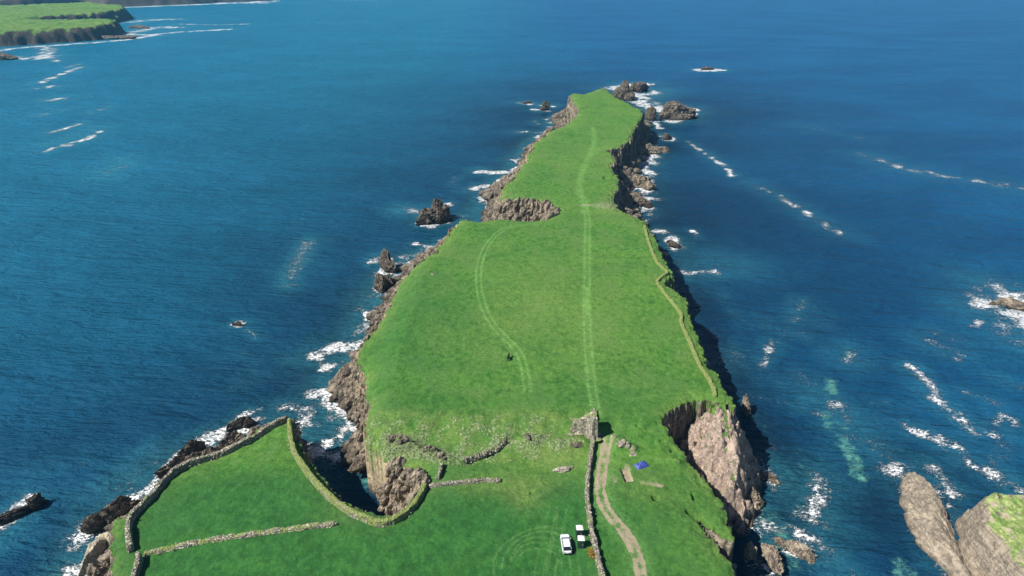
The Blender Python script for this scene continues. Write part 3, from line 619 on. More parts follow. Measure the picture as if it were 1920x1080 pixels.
FO = [ # (points, half width m, foam, aqua)
 ([(255,942),(285,918),(310,893)],1.9,1.6,.9),([(305,890),(335,858),(372,830),(402,815)],2.,1.2,.8),([(385,835),(415,808),(440,795)],1.6,1.35,.8),([(445,800),(480,790)],1.8,1.2,.8),([(452,780),(480,768)],1.4,.95,.6),
 ([(225,905),(265,880),(300,862)],3,.5,.8),([(150,985),(150,1030),(140,1075)],1.6,1.1,.6),([(160,1075),(200,1085)],1.4,.9,.6),([(538,766),(552,770),(572,776)],2.,1.3,.9),([(560,790),(590,797),(598,800)],1.3,1.05,.6),
 ([(600,668),(630,655),(655,645)],3.2,1.25,.8),([(612,685),(632,676)],2.2,1.3,.8),([(620,760),(640,778)],1.6,1.1,.5),([(650,655),(665,630),(685,600)],2.,.8,.7),([(705,490),(715,480),(735,500),(752,495)],2.2,1.2,.8),
 ([(765,482),(800,478)],2.4,1.1,.7),([(778,457),(797,460)],1.6,1.4,.5),([(755,392),(790,400)],3,.9,1.),([(822,385),(838,384)],2.5,1.4,.6),([(790,418),(812,424)],2.4,1.2,.8),([(690,560),(705,545)],2.5,.9,.8),
 ([(0,985),(30,955),(50,938)],1.5,1.7,.9),([(0,998),(30,975),(52,962)],1.0,1.5,.8),([(0,1003),(20,990)],2.4,.8,1.),([(434,609),(446,603),(458,606)],.8,1.5,.8),([(460,615),(475,626),(481,634)],.8,.85,.5),
 ([(980,193),(1010,197),(1035,199)],3.5,1.2,.8),([(1000,205),(1025,208)],3,1.1,.7),([(1028,224),(1050,240)],3.5,1.15,.7),([(972,248),(1015,248)],3.,1.1,.6),([(1005,228),(1012,233)],2.5,.7,.6),
 ([(900,322),(940,324),(965,320)],3,1.35,.9),([(890,355),(915,349)],3,1.35,.8),([(960,300),(975,290)],3,.9,.7),
 ([(1150,166),(1175,160),(1210,158)],7,1.25,.8),([(1180,172),(1200,190),(1225,200)],7,1.5,.9),([(1225,204),(1255,203),(1290,205)],7,1.5,.9),([(1295,210),(1285,220),(1262,228)],5,1.3,.9),([(1200,178),(1215,172)],10,1.,1.),
 ([(1230,228),(1236,240)],2.5,1.,.5),([(1245,252),(1255,262)],3.5,1.1,.6),([(1225,294),(1210,310),(1215,330)],4,1.1,.7),([(1200,372),(1216,372)],3.5,1.4,.6),([(1212,330),(1205,400)],3.5,.95,.6),
 ([(1307,131),(1326,133),(1347,131)],5,1.6,.6),([(1228,434),(1240,436)],2.5,1.15,.5),([(1258,448),(1272,470)],2.8,1.15,.7),([(1280,512),(1310,512),(1340,510)],2.6,1.0,.8),([(1298,432),(1308,444)],1.6,.9,.4),
 ([(1300,505),(1330,480),(1380,500)],5,.45,.6),([(1290,265),(1325,290),(1365,315),(1372,330)],2.2,.82,.5),([(1405,343),(1480,378),(1530,410),(1580,440)],3,.62,.5),([(1470,375),(1545,420)],2.6,.75,.5),
 ([(1620,290),(1700,318),(1800,335),(1920,352)],5,.66,.45),([(1690,315),(1740,327)],3,.8,.4),([(1500,235),(1620,260)],4,.45,.25),([(1360,655),(1395,660)],1.1,.95,.4),([(1430,685),(1450,640)],1.4,.95,.5),([(1490,600),(1505,565)],1.8,.8,.6),
 ([(1705,688),(1730,708),(1752,738),(1765,760),(1800,780),(1818,808)],1.7,1.12,.8),([(1705,802),(1745,815),(1775,838),(1815,868),(1870,890),(1920,920)],1.8,1.2,.8),([(1770,825),(1790,842)],2.2,1.2,.7),([(1812,737),(1870,755)],1.4,.95,.5),
 ([(1865,705),(1900,722)],1.6,.85,.5),([(1745,640),(1800,660)],3.,.75,.5),([(1770,665),(1790,672)],1.6,1.0,.5),([(1825,612),(1840,602)],1.5,1.1,.4),([(1750,625),(1810,640)],3,.6,.4),([(1860,810),(1885,785),(1905,795)],2.2,.95,.6),([(1885,830),(1870,870)],2,.6,.5),
 ([(1845,570),(1880,568),(1920,600)],5,1.75,.9),([(1880,545),(1925,590),(1925,625)],6.5,1.55,.9),([(1870,545),(1885,555)],2,1.1,.6),
 ([(1545,890),(1530,925),(1515,960),(1540,975)],2.4,1.05,.9),([(1510,930),(1500,960)],2,.9,.7),([(1590,655),(1590,675)],2.6,.75,.6),([(1500,758),(1535,775)],1.5,.9,.6),([(1530,740),(1570,760),(1620,830)],3,.8,.8),([(1605,825),(1632,832)],1.6,1.1,.5),
 ([(1415,868),(1440,885),(1455,905)],2.2,1.15,.9),([(1420,960),(1436,1000),(1450,1030)],1.7,1.05,.9),([(1450,985),(1500,1000),(1560,1040),(1600,1080)],1.6,1.05,.9),([(1440,1045),(1460,1080)],1.6,.95,.8),([(1520,1030),(1560,1070)],2,.85,.8),
 ([(1400,985),(1425,1010)],1.3,.6,.6),([(1680,890),(1690,870),(1745,875)],1.8,1.2,.7),([(1735,880),(1760,895),(1790,925)],1.7,1.3,.7),([(1370,755),(1400,790)],1.5,.6,.4),([(1830,880),(1870,905)],1.5,.7,.5),
 ([(1660,880),(1700,905)],2,.8,.5),([(0,945),(60,880),(160,865)],2.,.35,.25),([(460,660),(490,680),(450,720)],2,.42,.2),([(1400,740),(1480,755)],1,.5,.2),([(850,345),(858,332)],2,.7,.3),
 # left coast breakers
 ([(85,284),(125,270),(160,262),(188,246)],2.6,1.15,.6),([(130,272),(168,259)],2.5,1.3,.6),([(90,251),(125,240),(160,229)],2.6,1.15,.5),([(78,155),(100,145),(150,126)],4,1.2,.6),([(70,166),(100,162)],5,1.2,.5),([(95,187),(112,186)],6,1.1,.7),
 ([(70,218),(120,204)],3.5,.72,.4),([(168,213),(205,200)],3.2,.8,.4),([(180,332),(215,318),(240,308)],3.5,.62,.4),([(120,128),(150,120)],4,.85,.4),([(25,110),(80,108),(92,92),(75,88)],9,1.15,.6),([(88,95),(105,116)],5,1.0,.5),
 ([(0,95),(30,90),(120,84),(200,78),(262,72),(300,62),(430,55)],6,1.5,.6),([(20,107),(60,112),(100,105)],8,1.3,.6),([(240,42),(270,38),(330,36)],13,1.15,.7),([(250,60),(300,50),(330,52)],13,1.2,.7),([(340,45),(400,47),(460,45)],7,1.05,.5),
 ([(235,64),(290,66)],10,1.3,.7),([(150,16),(250,13),(360,9),(430,6),(510,2)],16,1.4,.5),([(420,6),(500,5)],22,1.3,.5),([(640,0),(700,1)],16,.7,.3),
]
for pts, wd, fa, aq_ in FO:
    wd *= 1.7; sea_stroke(foam, pts, wd, fa*.95); sea_stroke(aqua, pts, wd*1.9, aq_*.42)
sea_stroke(aqua, [(582,450),(560,485),(542,520),(540,535)], 6., .35); sea_stroke(foam, [(528,536),(556,534)], 1.6, .75)
sea_stroke(aqua, [(225,300),(200,330)], 12, .3); sea_stroke(aqua, [(100,270),(180,240)], 14, .28)
for pts, wd, am in [([(1558,715),(1562,735)],2.2,.95),([(1548,775),(1552,800)],1.6,.85),([(1570,790),(1588,805)],1.2,.7),([(1580,825),(1595,850),(1612,892)],2.4,.9),([(1690,1062),(1700,1080)],2.6,.8),([(1440,960),(1460,1010),(1480,1060)],3,.5),
     ([(1500,850),(1520,900)],4,.3),([(1590,660),(1590,670)],1.8,.6),([(1440,790),(1450,850)],3,.25),([(690,900),(712,914)],2.2,1.0),([(110,1070),(190,1080)],3,.4),([(250,900),(300,890)],4,.3),([(645,770),(640,790)],3,.4),([(560,470),(548,520)],3,.3)]:
    sea_stroke(reef, pts, wd, am)
patch = np.clip(fbm(fx/22, fy/30, 3, 91)+.1, 0, 1)*sst(20, 60, SX)*sst(150, 90, SX)*sst(330, 200, SY)
foam = np.clip(foam, 0, 1.35)*np.clip(.5+.9*(.5+.8*ridge(SX/(3+fy/90)+.6*noise(SX/2, SY/2), SY/(3+fy/90), 3, 44)), .25, 1.3)
foam = np.where(SX > 55, foam*np.where(SY > 280, 1.25, .9), foam); foam *= np.clip(.85+1.0*fbm(SX/9, SY/9, 2, 66), .35, 1.25)
foam = np.maximum(foam, 1.2*patch); aqua = np.maximum(aqua, .35*patch)
for pts, wd, fa in [([(578,455),(560,485),(545,520)],5.,.85),([(528,536),(556,534)],1.6,.9),([(436,608),(446,603),(458,606)],1.3,1.5),([(438,613),(452,613)],1.1,1.3),([(462,616),(474,625),(481,634)],.9,.95),([(100,270),(180,240)],14,.3),
    ([(400,838),(350,868),(310,895),(268,930),(235,948)],2.2,1.0),([(480,800),(440,806)],1.8,1.0)]: sea_stroke(foam, pts, wd, fa)
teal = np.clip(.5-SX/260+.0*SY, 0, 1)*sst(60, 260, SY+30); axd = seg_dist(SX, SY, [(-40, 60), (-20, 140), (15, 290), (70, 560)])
darkw = np.clip(sst(.01, .25, s3)*.25+inlet*.95+np.where(SX > 0, .92, .88)*np.exp(-(np.clip(axd-35, 0, 9e3)/np.where(SX > 15, 175, 165))**1.2), 0, 1)  # painted distance gradient: darkens inshore and inlet water, imitating haze-lightened open sea
SZ = np.zeros_like(SX)
me = fast_mesh('sea', np.stack([SX, SY, SZ], -1).reshape(-1, 3), grid_faces(*SX.shape))
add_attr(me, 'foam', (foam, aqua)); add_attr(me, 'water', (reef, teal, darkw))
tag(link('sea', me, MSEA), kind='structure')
sb = fast_mesh('seabed', np.array([(-26000, -26000, -6), (26000, -26000, -6), (26000, 40000, -6), (-26000, 40000, -6)], np.float32), np.array([[0, 1, 2, 3]]))
ms = N('seabed_sand'); tag(link('seabed', sb, ms.out((.1, .1, .08), .9)), kind='structure')

# ------------------------------------------------------------------ stone walls
WL_STONE = mat_wall('dry_stone', .25, 1.); WL_MOSS = mat_wall('mossy_stone', .62, 1.); WL_TURF = mat_wall('turf_bank', 1.1, 1.)
WL_PALE = mat_wall('pale_stone', .42, 1.15)
def wall(name, label, pts, mat, hgt=1.3, wid=.9, cat='stone wall', ruin=.15, seed=0, step=.3, stones=1.0, stone_mat=None, world=False):
    q = smooth(pts if world else [on(*p) for p in pts], 2)
    L = [0]
    for a, b in zip(q[:-1], q[1:]): L.append(L[-1]+math.hypot(b[0]-a[0], b[1]-a[1]))
    n = max(int(L[-1]/step), 3); s_ = np.linspace(0, L[-1], n); cx = np.interp(s_, L, [p[0] for p in q]); cy = np.interp(s_, L, [p[1] for p in q])
    tx = np.gradient(cx); ty = np.gradient(cy); ln = np.hypot(tx, ty); tx /= ln; ty /= ln
    gz = np.array([ground(x, y) for x, y in zip(cx, cy)])
    prof = [(-.62, -.4), (-.58, .0), (-.52, .35), (-.46, .7), (-.38, .95), (-.12, 1.02), (.14, 1.02), (.38, .95), (.46, .7), (.52, .35), (.58, .0), (.62, -.4)]
    k = len(prof); hh = hgt*(1-ruin*2.2*np.clip(fbm(s_/3+seed, s_*0+seed, 3)+.15, 0, 1)); V = np.zeros((n, k, 3), np.float32)
    for j, (a, b) in enumerate(prof):
        jn = .16*noise(s_/2.6+seed, s_*0+b*.5)*np.sign(a)+.10*noise(s_/.45+j*3.1, s_*0+j*7+seed)+.08*noise(s_/1.6+j, s_*0+seed); jz = .12*noise(s_/.5+j*5, s_*0+seed+3)*(b > .5)
        off = a*wid+jn*(1 if b > -.1 else 0); V[:, j, 0] = cx-ty*off; V[:, j, 1] = cy+tx*off; V[:, j, 2] = gz+b*hh+jz
    for e_, sgn in ((0, -1), (n-1, 1)):
        m = V[e_].mean(0); V[e_, :, :2] = m[:2]+(V[e_, :, :2]-m[:2])*.55; V[e_, :, 2] = np.where(V[e_, :, 2] > gz[e_], gz[e_]+(V[e_, :, 2]-gz[e_])*.5, V[e_, :, 2])
    Vv = [V.reshape(-1, 3)]; Fv = [grid_faces(n, k)]
    Vt = Vv[0]; tris = np.concatenate([Fv[0][:, [0, 1, 2]], Fv[0][:, [0, 2, 3]]])
    caps = [[0, j, j+1] for j in range(1, k-1)]+[[(n-1)*k, (n-1)*k+j+1, (n-1)*k+j] for j in range(1, k-1)]
    Fs = [np.concatenate([tris, np.array(caps)])]; Vs = [Vt]; m0 = len(Vt)
    r = np.random.RandomState(seed+3)
    for _ in range(int(L[-1]*2.4*stones)):
        i = r.randint(0, n); top_ = r.rand() < .6; o_ = r.uniform(-.42, .42)*wid if top_ else r.choice([-1, 1])*wid*r.uniform(.5, .75)
        v, f = lump(seed*100+r.randint(900), 1, 9, .05); sz = r.uniform(.16, .36)
        a = r.rand()*6.3; c, s2_ = math.cos(a), math.sin(a); v = v*np.array([sz, sz*.75, sz*.6]); v = np.stack([v[:, 0]*c-v[:, 1]*s2_, v[:, 0]*s2_+v[:, 1]*c, v[:, 2]], -1)
        zz = gz[i]+(hh[i]*.98 if top_ else r.uniform(.0, .5)*hh[i]); v = v+np.array([cx[i]-ty[i]*o_, cy[i]+tx[i]*o_, zz]); Vs.append(v); Fs.append(f+m0); m0 += len(v)
    Va = np.concatenate(Vs); o0 = np.array([cx[n//2], cy[n//2], gz[n//2]])
    o = link(name, fast_mesh(name, Va-o0, np.concatenate(Fs), False), mat); o.location = o0; tag(o, label, cat); return o
wall('stone_wall', 'long dry stone wall along the seaward edge of the left field, between grass and surf', [(246,1036),(241,1000),(244,975),(270,950),(292,925),(312,898),(336,877),(380,862),(425,848),(470,825),(505,805),(541,786)], WL_STONE, 1.7, 1.0, seed=1)
wall('stone_wall', 'short dark stone wall running off the bottom edge below the left field corner', [(262,1046),(262,1060),(252,1090),(240,1140)], WL_STONE, 1.8, 1.0, seed=2)
wall('ruined_wall', 'low tumbled pale stone wall dividing the two left fields, ending in mid grass', [(270,1040),(330,1026),(400,1012),(470,1003),(540,994),(600,986),(630,983)], WL_PALE, .6, 1.1, seed=3, ruin=.4, stones=1.3)
wall('stone_wall', 'curved mossy stone wall following the rim of the dark left inlet', [(543,789),(544,815),(550,845),(566,873),(590,905),(622,938),(660,965),(700,981),(722,985),(748,975),(775,952),(790,928),(797,910)], WL_MOSS, 1.5, 1.1, seed=4)
wall('stone_wall', 'low grey stone wall ending in the grass right of the inlet head', [(803,911),(840,908),(880,904),(915,901),(940,902)], WL_STONE, .7, .9, seed=5, ruin=.1)
wall('stone_wall', 'short straight stub of stone wall on the rough bank above the inlet', [(829,874),(826,884),(822,900)], WL_STONE, 1.2, .7, seed=6)
wall('stone_wall', 'tall stone wall between the parked car field and the dirt lane', [(1113,772),(1114,800),(1112,830),(1109,850),(1105,880),(1101,905),(1101,930),(1103,955),(1107,985),(1113,1015),(1120,1045),(1128,1080),(1142,1130)], WL_STONE, 1.5, .85, seed=7, ruin=.3, stones=1.5)
wall('turf_bank', 'long narrow turf covered wall zigzagging down the right edge of the big field', [(1208,422),(1213,443),(1219,462),(1230,491),(1243,503),(1253,511),(1241,518),(1230,527),(1240,543),(1256,562),(1279,590),(1276,604),(1288,630),(1298,652),(1310,682),(1325,705),(1336,722),(1341,743)], WL_TURF, .65, 1.0, 'turf bank', seed=8, stones=.15)
wall('ruined_wall', 'broken dark stone ledge wall crossing the rough bank below the big field', [(872,866),(890,858),(915,850),(934,840),(948,825)], WL_STONE, .9, .8, seed=9, ruin=.4, stones=2.5)

# ------------------------------------------------------------------ stone mound and boulders on the bank
def mound():
    pl = [on(*q) for q in [(1066,812),(1072,803),(1096,798),(1120,799),(1121,829),(1109,828),(1098,814)]]
    xs_ = np.arange(min(p[0] for p in pl)-2, max(p[0] for p in pl)+2, .16); y_ = np.arange(min(p[1] for p in pl)-2, max(p[1] for p in pl)+2, .16)
    X_, Y_ = np.meshgrid(xs_, y_); d = sdf(X_+.3*noise(X_/1.1, Y_/1.1), Y_+.3*noise(X_/1.1+9, Y_/1.1), pl)
    g0 = ground(*on(1095, 795)); t = sst(0, .5, d); x1 = max(p[0] for p in pl)
    zz = g0+t*(2.0+2.6*sst(6., .8, x1-X_)+.45*ridge(X_/1.6, Y_/1.6, 3))-.6*(1-t)
    Fq = grid_faces(*X_.shape, keep=d > -.6); o0 = np.array([X_.mean(), Y_.mean(), g0])
    V2, F2, _ = compact(np.stack([X_, Y_, zz], -1).reshape(-1, 3), Fq, [])
    o = link('stone_mound', fast_mesh('stone_mound', V2-o0, F2, False), mat_wall('mound_stone', .38, 1.15)); o.location = o0
    tag(o, 'steep sided stone mound standing over the upper end of the lane wall', 'stone mound')
mound()
def boulder(label, px, py, parts, mat=RK_TAN, group=None, dz=-.15):
    x, y = on(px, py); return rock_thing('boulder', label, px, py, parts, mat, ground(x, y)+dz, 'boulder', group, 3, (x, y))
BG = mat_rock('field_stone', 1.45, (.6, .55, .45, .5), 0, -99, -98)
BD = mat_rock('dark_field_stone', .8, None, 0, -99, -98)
boulder('large pale flat boulder lying in the grass left of the lane wall', 1057, 881, [(0,0,1.7,.9,1.1,.25),(-.9,-.1,1.2,.8,.8,.1)], BG)
boulder('small grey boulder touching the right end of the large pale one', 1070, 877, [(0,0,.5,.5,.8,.25)], BG)
boulder('pale boulder beside the top of the lane in the mound shadow edge', 1148, 822, [(0,0,.5,.4,.7,.5),(.5,.5,.4,.3,.6,.5)], BG)
boulder('mossy grey boulder cluster right of the upper lane', 1166, 838, [(0,0,.9,.7,1.,.5),(1.2,-.4,.6,.5,.8,.5),(-1,.2,.5,.4,.6,0)], BG)
boulder('low pale boulder at the right end of the cluster by the upper lane', 1188, 852, [(0,0,.8,.5,.6,-.2)], BG)
boulder('small white stone beside the dug pit', 1187, 898, [(0,0,.3,.25,.45,0)], BG)
boulder('pale stone beside the small dark hole in the right grass', 1231, 939, [(0,0,.6,.4,.4,-.2)], BG)
boulder('grey boulder on the rough bank above the inlet, leftmost', 737, 832, [(0,0,1.2,.8,1.3,.5),(1.4,.6,.8,.7,1.1,.5)], BD)
boulder('second grey boulder from the left on the rough bank', 760, 838, [(0,0,1.1,.8,1.2,.2),(-.9,-.6,.7,.5,.8,.5)], BD)
boulder('split grey boulder above the middle of the rough bank', 803, 853, [(0,0,1,.7,1.1,.2),(1.5,.1,.7,.6,.9,.5)], BD)
boulder('dark tilted boulder just above the stub of wall', 826, 862, [(0,0,.9,.7,1.1,.2),(.9,-.8,.6,.5,.8,.5)], BD)
boulder('narrow dark boulder on the bank between broken ledge and mound', 990, 824, [(0,0,.4,1.1,1.1,.4)], BD)
boulder('flat outcrop boulder on the bank left of the lane wall', 1082, 838, [(0,0,1,.6,.8,.2),(-1.4,.3,.7,.5,.6,.1)], BD)
boulder('tiny white stone alone at the left side of the big field', 811, 515, [(0,0,.55,.5,.6,.2)], BG)

# rubble along the foot of the cliffs: nobody could count it
def rubble():
    r = np.random.RandomState(5); Vs, Fs, m0 = [], [], 0
    cand = np.argwhere((tt_ > .45) & (dW > .2) & (dP < -1) & (H > -.3) & (H < 9)); r.shuffle(cand); cnt = 0
    base = [lump(5000+k, 2, 10, .07) for k in range(14)]
    wts = 0
    for j, i in cand:
        if r.rand() > .25*(ys[j]/120)**.5: continue
        v, f = base[r.randint(14)]; sz = r.uniform(.35, 1.15)*(1+.9*(r.rand() < .12))*(1+ys[j]/500)
        a = R(48)+r.uniform(-.5, .5); c, s_ = math.cos(a), math.sin(a); v = v*np.array([sz*1.7, sz*.8, sz*.8]); v = np.stack([v[:, 0]*c-v[:, 1]*s_, v[:, 0]*s_+v[:, 1]*c, v[:, 2]], -1)+np.array([X[j, i], Y[j, i], H[j, i]+.1*sz])
        Vs.append(v); Fs.append(f+m0); m0 += len(v); cnt += 1
        if cnt > 3000: break
    tag(link('rock_rubble', fast_mesh('rock_rubble', np.concatenate(Vs), np.concatenate(Fs), False), RK_GREY), 'loose angular rock rubble strewn along the foot of the cliffs', 'rubble', kind='stuff')
rubble()
def crags():
    r = np.random.RandomState(9); Vs, Fs, m0 = [], [], 0; sz_ = soft_zone(X, Y)
    cand = np.argwhere((tt_ > .06) & (tt_ < .8) & (dP < -.25) & (H > .5) & ((sz_ > .35) | ((X < 30) & (Y > 118)))); r.shuffle(cand)
    base = [lump(7000+k, 3, 11, .16) for k in range(12)]; cnt = 0
    for j, i in cand:
        zone = sz_[j, i] > .35
        if r.rand() > (.14 if zone and X[j, i] > -25 else .34 if zone else .05): continue
        v, f = base[r.randint(12)]; k = r.uniform(.45, 1.25)*(1+ys[j]/420)*(1. if zone else .8)
        a = R(58)+r.uniform(-.35, .35); c, s_ = math.cos(a), math.sin(a); v = v*np.array([k*1.5, k*.7, k*1.25]); v = np.stack([v[:, 0]*c-v[:, 1]*s_, v[:, 0]*s_+v[:, 1]*c, v[:, 2]], -1)+np.array([X[j, i], Y[j, i], H[j, i]-.15*k])
        Vs.append(v); Fs.append(f+m0); m0 += len(v); cnt += 1
        if cnt > 1500: break
    tag(link('broken_rock', fast_mesh('broken_rock', np.concatenate(Vs), np.concatenate(Fs), False), mat_rock('crag_rock', 1.12, (.46, .38, .27, .35), 0, .3, 2.5)), 'broken tan rock jutting from the cliff faces', kind='stuff')
crags()

# ------------------------------------------------------------------ small made things
def pm(name, col, rough=.5, metal=0., spec=.5, var=.0):
    s = N(name)
    if var:
        n_ = s.noise(4, 4); return s.out(s.mix(s.ramp(n_, .35, .7), tuple(c*(1-var) for c in col), col), rough, None, spec, metal)
    return s.out(col, rough, None, spec, metal)
M_PAINT = pm('silver_white_paint', (.74, .76, .78), .3, .1, var=.06); M_GLASS = pm('dark_glass', (.012, .016, .02), .06, 0, .8); M_TYRE = pm('tyre_rubber', (.02, .02, .02), .85); M_RIM = pm('alloy_rim', (.5, .5, .52), .35, .8)
M_BLK = pm('black_plastic', (.02, .02, .022), .6); M_LIGHT = pm('lamp_lens', (.8, .82, .85), .1); M_RED = pm('red_lens', (.35, .01, .01), .2)
M_ROOF = pm('white_roof_plastic', (.80, .80, .77), .5, var=.08); M_CAB = pm('dark_green_plastic', (.022, .055, .045), .5, var=.3); M_BLUE = pm('blue_tarp', (.045, .07, .33), .45, var=.25); M_HIDE = pm('black_hide', (.008, .007, .006), .7); M_ORG = pm('orange_flowers', (.62, .23, .03), .9, var=.5)
M_WIND = pm('windscreen', (.06, .12, .16), .04, 0, 1.)
def box(bm, x0, x1, y0, y1, z0, z1, bev=0.):
    r = bmesh.ops.create_cube(bm, size=1, matrix=Matrix.Translation(((x0+x1)/2, (y0+y1)/2, (z0+z1)/2))@Matrix.Diagonal((x1-x0, y1-y0, z1-z0, 1)))
    if bev: bmesh.ops.bevel(bm, geom=list({e_ for v in r['verts'] for e_ in v.link_edges}), offset=bev, segments=2, affect='EDGES')
def cyl(bm, c, r, d, axis='x', seg=20):
    rot = Matrix.Rotation(R(90), 4, 'Y') if axis == 'x' else Matrix.Identity(4)
    bmesh.ops.create_cone(bm, cap_ends=True, segments=seg, radius1=r, radius2=r, depth=d, matrix=Matrix.Translation(c)@rot)
def bobj(name, bm, mat, parent=None, smooth_=False):
    me = bpy.data.meshes.new(name); bm.to_mesh(me); bm.free()
    for p in me.polygons: p.use_smooth = smooth_
    return link(name, me, mat, parent)
def loft(secs):      # cross-sections (list of rings) -> bmesh
    bm = bmesh.new(); rings = [[bm.verts.new(p) for p in s_] for s_ in secs]; k = len(secs[0])
    for a, b in zip(rings[:-1], rings[1:]):
        for j in range(k): bm.faces.new((a[j], a[(j+1) % k], b[(j+1) % k], b[j]))
    bm.faces.new(rings[0][::-1]); bm.faces.new(rings[-1]); bmesh.ops.recalc_face_normals(bm, faces=bm.faces); return bm
def car(x, y, z, rz):
    o = empty('parked_car', (x, y, z), rz)      # nose towards +y
    tag(o, 'silver white estate car parked in the near field left of the stone wall', 'car')
    secs = []
    for yy_, hw, z0, z1 in [(-2.32,.72,.42,.78),(-2.25,.84,.32,.98),(-1.9,.90,.26,1.02),(-1.2,.92,.24,1.02),(0,.93,.24,1.0),(1.0,.92,.24,.98),(1.5,.90,.26,.93),(2.05,.84,.3,.84),(2.28,.72,.36,.72),(2.34,.6,.42,.62)]:
        secs.append([(-hw*.93, yy_, z0), (hw*.93, yy_, z0), (hw, yy_, (z0+z1)/2), (hw*.97, yy_, z1-.08), (hw*.86, yy_, z1), (-hw*.86, yy_, z1), (-hw*.97, yy_, z1-.08), (-hw, yy_, (z0+z1)/2)])
    bobj('body', loft(secs), M_PAINT, o)
    g = []
    for yy_, hb, ht, zt in [(-2.12,.80,.74,1.03),(-1.85,.82,.66,1.44),(-1.5,.83,.66,1.50),(.2,.83,.66,1.50),(.45,.83,.66,1.46),(1.15,.80,.74,1.0)]:
        g.append([(-hb, yy_, .96), (hb, yy_, .96), (ht, yy_, zt), (-ht, yy_, zt)])
    bobj('windows', loft(g), M_GLASS, o)
    r = [[(-.67, y_, z_-.02), (.67, y_, z_-.02), (.63, y_, z_+.05), (-.63, y_, z_+.05)] for y_, z_ in [(-1.62,1.5),(-1.4,1.52),(-.5,1.54),(.1,1.53),(.34,1.5)]]
    bobj('roof', loft(r), M_PAINT, o)
    ws = [[(-.68, .44, 1.49), (.68, .44, 1.49), (.66, .46, 1.50), (-.66, .46, 1.50)], [(-.76, 1.2, 1.02), (.76, 1.2, 1.02), (.75, 1.21, 1.04), (-.75, 1.21, 1.04)]]
    bobj('windscreen', loft(ws), M_WIND, o)
    for sx in (-1, 1):
        for sy in (-1.42, 1.42):
            bm = bmesh.new(); cyl(bm, (sx*.83, sy, .33), .33, .22); wh = bobj('wheel', bm, M_TYRE, o)
            bm = bmesh.new(); cyl(bm, (sx*.945, sy, .33), .2, .02); bobj('rim', bm, M_RIM, wh)
        bm = bmesh.new(); box(bm, sx*.5-.17, sx*.5+.17, 2.2, 2.31, .58, .72, .02); bobj('headlight', bm, M_LIGHT, o)
        bm = bmesh.new(); box(bm, sx*.72-.08, sx*.72+.08, -2.33, -2.2, .7, 1.0, .02); bobj('tail_light', bm, M_RED, o)
        bm = bmesh.new(); box(bm, sx*1.02-.1, sx*1.02+.1, .82, .95, .98, 1.12, .03); bobj('wing_mirror', bm, M_PAINT, o)
        bm = bmesh.new(); box(bm, sx*.6-.02, sx*.6+.02, -1.4, .1, 1.57, 1.61, .01); bobj('roof_rail', bm, M_BLK, o)
        for a, b in ((-1.9, -1.82), (-.72, -.66), (.02, .08)):
            bm = bmesh.new(); box(bm, min(sx*.69, sx*.81), max(sx*.69, sx*.81), a, b, .98, 1.5, .01); bobj('pillar', bm, M_PAINT, o)
    bm = bmesh.new(); box(bm, -.7, .7, -2.4, -2.28, .36, .6, .03); bobj('bumper', bm, M_BLK, o)
    bm = bmesh.new(); box(bm, -.26, .26, -2.42, -2.395, .62, .72); bobj('number_plate', bm, M_LIGHT, o)
x, y = on(1061, 1024); car(x, y, ground(x, y)+.02, R(3))
def cabin(px, py, label, rz):
    x, y = on(px, py); o = empty('portable_cabin', (x, y, ground(x, y)), rz)
    tag(o, label, 'portable cabin', 'small white roofed cabins by the lane wall')
    bm = bmesh.new(); box(bm, -.6, .6, -.6, .6, .08, 2.0, .03)
    for k in range(-2, 3): box(bm, -.615, .615, k*.22-.02, k*.22+.02, .3, 1.8); 
    bobj('walls', bm, M_CAB, o)
    bm = bmesh.new(); box(bm, -.66, .66, -.66, .66, 2.0, 2.1, .04); box(bm, -.52, .52, -.52, .52, 2.1, 2.2, .05); bobj('roof', bm, M_ROOF, o)
    bm = bmesh.new(); box(bm, -.4, .4, -.64, -.602, .15, 1.9, .01); d = bobj('door', bm, M_CAB, o)
    bm = bmesh.new(); box(bm, .25, .33, -.68, -.642, .95, 1.05); bobj('handle', bm, M_ROOF, d)
    bm = bmesh.new(); box(bm, -.68, .68, -.68, .68, 0, .08, .02); bobj('base', bm, M_BLK, o)
    bm = bmesh.new(); cyl(bm, (.35, .35, 2.32), .05, .25, 'z', 10); bobj('vent_pipe', bm, M_BLK, o)
cabin(1086, 1004, 'farther of the two small dark cabins with white roofs beside the parked car', .04)
cabin(1089, 1024, 'nearer of the two small dark cabins with white roofs beside the parked car', -.03)
# blue tarpaulin, crumpled over a low heap
def tarp():
    x, y = on(1203, 873); n = 34; u_, v_ = np.meshgrid(np.linspace(-1, 1, n), np.linspace(-1, 1, n)); rr = np.maximum(abs(u_), abs(v_))
    z_ = .5*(1-rr**2)+.34*ridge(u_*1.9, v_*1.9, 3)*(1-rr**4)+.04; a = R(28); xx = u_*1.55*(1+.1*noise(v_*2, u_*0)); y2 = v_*.95*(1+.15*noise(u_*2, v_*0+5))
    V_ = np.stack([xx*math.cos(a)-y2*math.sin(a), xx*math.sin(a)+y2*math.cos(a), z_], -1).reshape(-1, 3)
    o = link('tarpaulin', fast_mesh('tarpaulin', V_, grid_faces(n, n), False), M_BLUE); o.location = (x, y, ground(x, y)); md = o.modifiers.new('thick', 'SOLIDIFY'); md.thickness = .03
    tag(o, 'crumpled blue tarpaulin over a low heap in the grass right of the lane', 'tarpaulin')
tarp()
